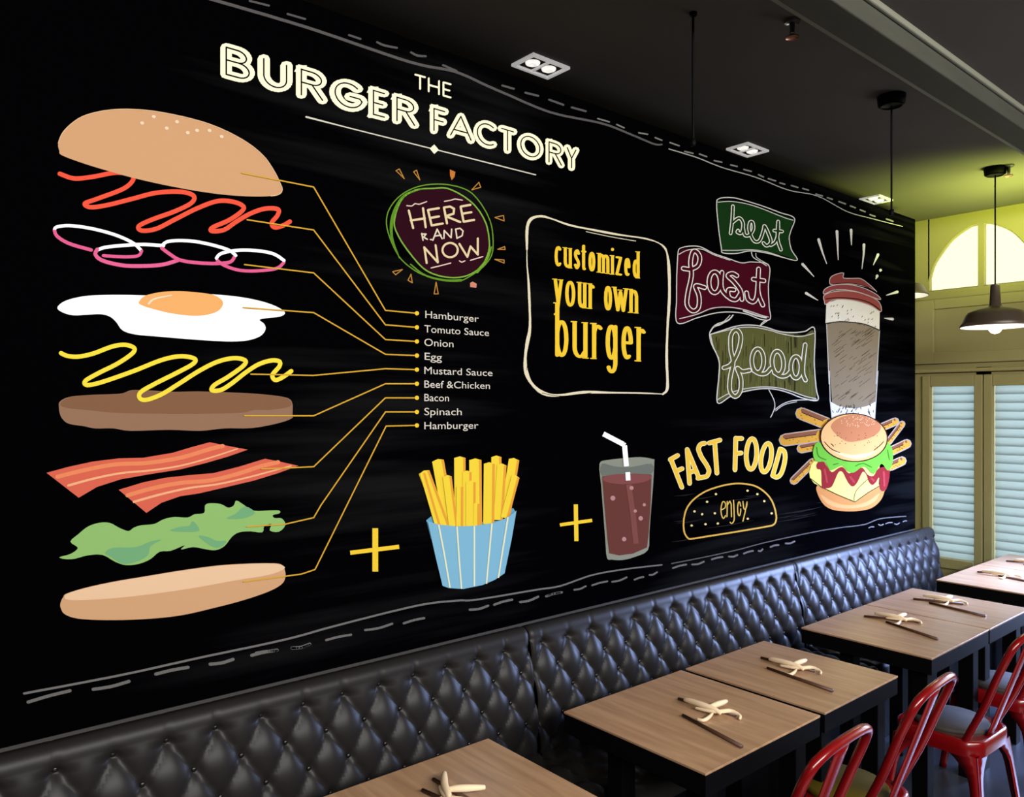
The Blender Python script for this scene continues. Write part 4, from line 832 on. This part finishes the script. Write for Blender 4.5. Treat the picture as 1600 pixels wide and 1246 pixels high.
# ------------------------------------------------------------ red metal chairs
def make_chair(cush):
    t = bpy.data.objects.new('metal_chair', None); C.objects.link(t)
    bm = bmesh.new()          # seat pan with rounded corners and a rolled rim
    def rr(h, r, z, n=6):
        pts = []
        for cx, cy, a0 in ((h-r, h-r, 0), (-h+r, h-r, 90), (-h+r, -h+r, 180), (h-r, -h+r, 270)):
            for i in range(n+1): a = math.radians(a0+90*i/n); pts.append((cx+r*math.cos(a), cy+r*math.sin(a), z))
        return pts
    rings = [rr(.155, .07, .438), rr(.17, .075, .442), rr(.181, .08, .444), rr(.188, .083, .437), rr(.188, .083, .40), rr(.186, .083, .375)]
    vr = [[bm.verts.new(p) for p in r] for r in rings]; bm.faces.new(vr[0])
    for a, b in zip(vr, vr[1:]):
        for i in range(len(a)): bm.faces.new((a[i], b[i], b[(i+1) % len(a)], a[(i+1) % len(a)]))
    bmesh.ops.recalc_face_normals(bm, faces=bm.faces)
    obj('seat', bm, M_RED, t, True)
    bm = bmesh.new(); lathe(bm, [(0, .438), (.15, .438), (.158, .445), (.158, .456), (.15, .464), (0, .466)], 36); obj('cushion', bm, cush, t, True)['label'] = 'round seat cushion'
    for sx in (-1, 1):
        for sy in (-1, 1):
            bm = bmesh.new()    # sheet steel leg: two tapering flanges and a curved haunch
            n = 12
            for ax in (0, 1):
                A = []; Bv = []
                for i in range(n+1):
                    k = i/n; z = .385*(1-k); out = .178+.045*k; wd = .034+.010*(1-k)+.085*max(0, 1-k*3.2)**2
                    c = Vector((sx*out, sy*out, z))
                    e = Vector((-sx*wd, 0, 0)) if ax == 0 else Vector((0, -sy*wd, 0))
                    A.append(c); Bv.append(c+e)
                th = Vector((0, -sy*.004, 0)) if ax == 0 else Vector((-sx*.004, 0, 0))
                va = [bm.verts.new(p) for p in A]; vb = [bm.verts.new(p) for p in Bv]; vc = [bm.verts.new(p+th) for p in A]; vd = [bm.verts.new(p+th) for p in Bv]
                for i in range(n):
                    bm.faces.new((va[i], va[i+1], vb[i+1], vb[i])); bm.faces.new((vc[i], vd[i], vd[i+1], vc[i+1])); bm.faces.new((vb[i], vb[i+1], vd[i+1], vd[i])); bm.faces.new((va[i], vc[i], vc[i+1], va[i+1]))
                bm.faces.new((va[n], vc[n], vd[n], vb[n]))
            bmesh.ops.recalc_face_normals(bm, faces=bm.faces)
            obj('leg', bm, M_RED, t, True)
    ph = [(.155, -.10, .39), (.168, -.135, .46), (.182, -.205, .61), (.192, -.262, .76), (.190, -.298, .85), (.172, -.318, .898), (.12, -.328, .920), (.05, -.332, .928)]
    path = [(-x, y, z) for x, y, z in ph]+ph[::-1]
    bm = bmesh.new(); tube(bm, cr(path, n=4), .0155, 10); obj('back_frame', bm, M_RED, t, True)
    bm = bmesh.new(); n = 12
    L1 = []
    for i in range(n+1):
        k = i/n; y = -.165-.162*k; z = .44+.475*k; wd = .040+.004*k; bow = .010*math.sin(math.pi*k)
        L1.append([bm.verts.new((x_, y+dy, z)) for x_, dy in ((-wd, 0), (-wd*.5, -.006), (0, -.009), (wd*.5, -.006), (wd, 0), (wd, .004), (0, -.003), (-wd, .004))])
    for a, b in zip(L1, L1[1:]):
        for i in range(8): bm.faces.new((a[i], a[(i+1) % 8], b[(i+1) % 8], b[i]))
    bm.faces.new(L1[0]); bm.faces.new(L1[-1][::-1]); bmesh.ops.recalc_face_normals(bm, faces=bm.faces)
    obj('back_splat', bm, M_RED, t, True)
    return t
CHS = [(2.18, 1.425, 2, 'red metal cafe chair cut off by the lower edge, nearest the camera', M_CUSHO), (2.86, 1.435, 3, 'red metal cafe chair with olive cushion, second from the camera', M_CUSHO),
       (3.83, 1.42, -2, 'red metal cafe chair with grey round cushion, third from the camera', M_CUSH), (4.55, 1.44, 0, 'red metal cafe chair behind the others at the right edge', M_CUSH)]
protos = {}
for x, y, r, lb, cu in CHS:
    if cu.name not in protos: t = protos[cu.name] = make_chair(cu)
    else: t = copy_tree(protos[cu.name])
    t.location = (x, y, 0); t.rotation_euler = (0, 0, math.radians(r)); tag(t, lb, 'chair', 'red metal chairs along the tables')
# ------------------------------------------------------------ ceiling things
def downlight(cx, cy, label):
    t = thing('ceiling_downlight', label, 'ceiling light', (cx, cy, CZ), 0, 'twin downlights above the mural')
    w_, d_ = .112, .075
    bm = bmesh.new(); h = .012
    for a, b in (((-w_, -d_, -h), (w_, -d_+.016, 0)), ((-w_, d_-.016, -h), (w_, d_, 0)), ((-w_, -d_+.016, -h), (-w_+.016, d_-.016, 0)), ((w_-.016, -d_+.016, -h), (w_, d_-.016, 0)), ((-.006, -d_+.016, -h+.002), (.006, d_-.016, 0))): box(bm, a, b)
    obj('frame', bm, mat('downlight_frame_glow', (235, 232, 228), emit=(1, .98, .95), es=.32), t)  # emission makes the frame look lit; it is no lamp itself
    bm = bmesh.new(); box(bm, (-w_+.016, -d_+.016, -.002), (w_-.016, d_-.016, -.0005)); obj('backing', bm, M_FRAME, t)
    for s in (-1, 1):
        bm = bmesh.new(); lathe(bm, [(0, -.016), (.02, -.014), (.032, -.008), (.034, -.002)], 20); o = obj('lamp', bm, mat('lamp_face', (240, 240, 235), emit=(1, .96, .9), es=.85), t, True); o.location = (s*.049, 0, 0)
kk = kC
for u, v, lb in [(845, 102, 'white framed twin downlight above the word FACTORY'), (1168, 233, 'white framed twin downlight above the green banner'), (1369, 311, 'white framed twin downlight nearest the arched window')]:
    p = on_z(u, v, CZ); downlight(p.x, p.y, lb)
def canopy(bm):
    lathe(bm, [(0, -.052), (.05, -.052), (.062, -.045), (.066, -.01), (.066, 0), (0, 0)], 28)
def shade_parts(t, r, zr, zn, k=1, cz=0):
    bm = bmesh.new()
    H = zn-zr
    lathe(bm, [(0, zn), (.024, zn), (.027, zn-.008), (.034, zr+H*.50), (.05, zr+H*.46), (r*.50, zr+H*.42), (r*.76, zr+H*.34), (r*.84, zr+H*.26), (r*.92, zr+H*.10), (r, zr), (r-.004, zr-.003), (r*.90, zr+H*.08), (r*.81, zr+H*.24), (r*.72, zr+H*.31), (r*.48, zr+H*.385), (0, zr+H*.40)], 44)
    o = obj('lamp_shade', bm, M_BRONZE, t, True)
    bm = bmesh.new(); lathe(bm, [(r-.006, zr-.005), (r*.89, zr+H*.06), (r*.80, zr+H*.22), (r*.71, zr+H*.29), (r*.47, zr+H*.365), (0, zr+H*.38)], 40); obj('shade_lining', bm, mat('shade_white_glow', (250, 245, 240), rough=.5, emit=(1, .93, .88), es=.45), t, True)['label'] = 'white enamelled inside with added glow'  # lining emits by itself, imitating bulb light on the enamel
    bm = bmesh.new(); bmesh.ops.create_uvsphere(bm, u_segments=20, v_segments=12, radius=.04)
    for v in bm.verts: v.co += Vector((0, 0, zr-.008))
    obj('bulb', bm, mat('warm_bulb', (255, 240, 220), emit=(1, .9, .75), es=5), t, True)
p3 = on_z(1555, 262, CZ)
t = thing('pendant_lamp', 'dark bronze pendant lamp with glowing bulb in front of the window panels', 'pendant lamp', (p3.x, p3.y, 0))
s3 = (p3-Vector((0, 0, CH))).xy.dot(fwd.xy); zr3 = CH+(632-510)/F*s3; zn3 = CH+(632-445)/F*s3
bm = bmesh.new(); canopy(bm); o = obj('canopy', bm, M_FRAME, t, True); o.location = (0, 0, CZ)
bm = bmesh.new(); tube(bm, [(0, 0, zn3), (0, 0, CZ-.05)], .005, 8); obj('cord', bm, M_FRAME, t)
shade_parts(t, 49*s3/F, zr3, zn3)
bl = bpy.data.lights.new('bulb_light', 'POINT'); bl.energy = 6; bl.color = (1, .82, .6); bl.shadow_soft_size = .04
bo = bpy.data.objects.new('bulb_light', bl); C.objects.link(bo); bo.location = (p3.x, p3.y, zr3-.06)
# pendant in the passage behind the mural wall
t = thing('pendant_lamp', 'bronze pendant lamp half hidden behind the right end of the mural', 'pendant lamp', (6.42, 2.77, 0))
bm = bmesh.new(); tube(bm, [(0, 0, 3.02), (0, 0, CZ)], .005, 8); obj('cord', bm, M_FRAME, t); shade_parts(t, .215, 2.775, 3.02)
# bare cords
for (u, v, lb) in [(1393, 150, 'dark ceiling canopy with a long black cord near the beam'), (1083, 20, 'thin black cord hanging from the ceiling near the second downlight')]:
    p = on_z(u, v, CZ); t = thing('hanging_cord', lb, 'lamp cord', (p.x, p.y, 0)); s_ = p.xy.dot(fwd.xy)
    zend = CH+(632-(328 if u > 1200 else 217))/F*s_
    bm = bmesh.new()
    if u > 1200: canopy(bm)
    else: lathe(bm, [(0, -.012), (.014, -.012), (.016, 0), (0, 0)], 16)
    o = obj('canopy', bm, M_FRAME, t, True); o.location = (0, 0, CZ)
    bm = bmesh.new(); tube(bm, [(0, 0, zend), (0, 0, CZ-.01)], .005, 8); obj('cord', bm, M_FRAME, t)
    bm = bmesh.new(); lathe(bm, [(0, zend-.03), (.008, zend-.03), (.011, zend-.02), (.011, zend), (0, zend+.004)], 12); obj('cord_end', bm, M_FRAME, t, True)
def sprinkler(p, lb):
    t = thing('ceiling_sprinkler', lb, 'sprinkler', (p.x, p.y, CZ))
    bm = bmesh.new(); lathe(bm, [(0, -.012), (.03, -.010), (.034, -.002), (.034, 0), (0, 0)], 20); obj('escutcheon', bm, M_STEEL, t, True)
    bm = bmesh.new(); lathe(bm, [(0, -.05), (.009, -.05), (.011, -.012), (0, -.012)], 12); obj('nozzle', bm, M_STEEL, t, True)
    bm = bmesh.new(); lathe(bm, [(0, -.072), (.026, -.070), (.026, -.066), (0, -.064)], 16)
    for s in (-1, 1): tube(bm, [(s*.008, 0, -.045), (s*.016, 0, -.055), (s*.006, 0, -.067)], .003, 6)
    obj('deflector', bm, mat('copper', (190, 130, 110), rough=.3, metal=.8), t, True)
sprinkler(on_z(1238, 32, CZ), 'small shiny metal ceiling sprinkler between the cord and the beam')
sprinkler(on_z(1576, 258, CZ), 'small metal ceiling sprinkler beside the canopy of the lit pendant lamp')
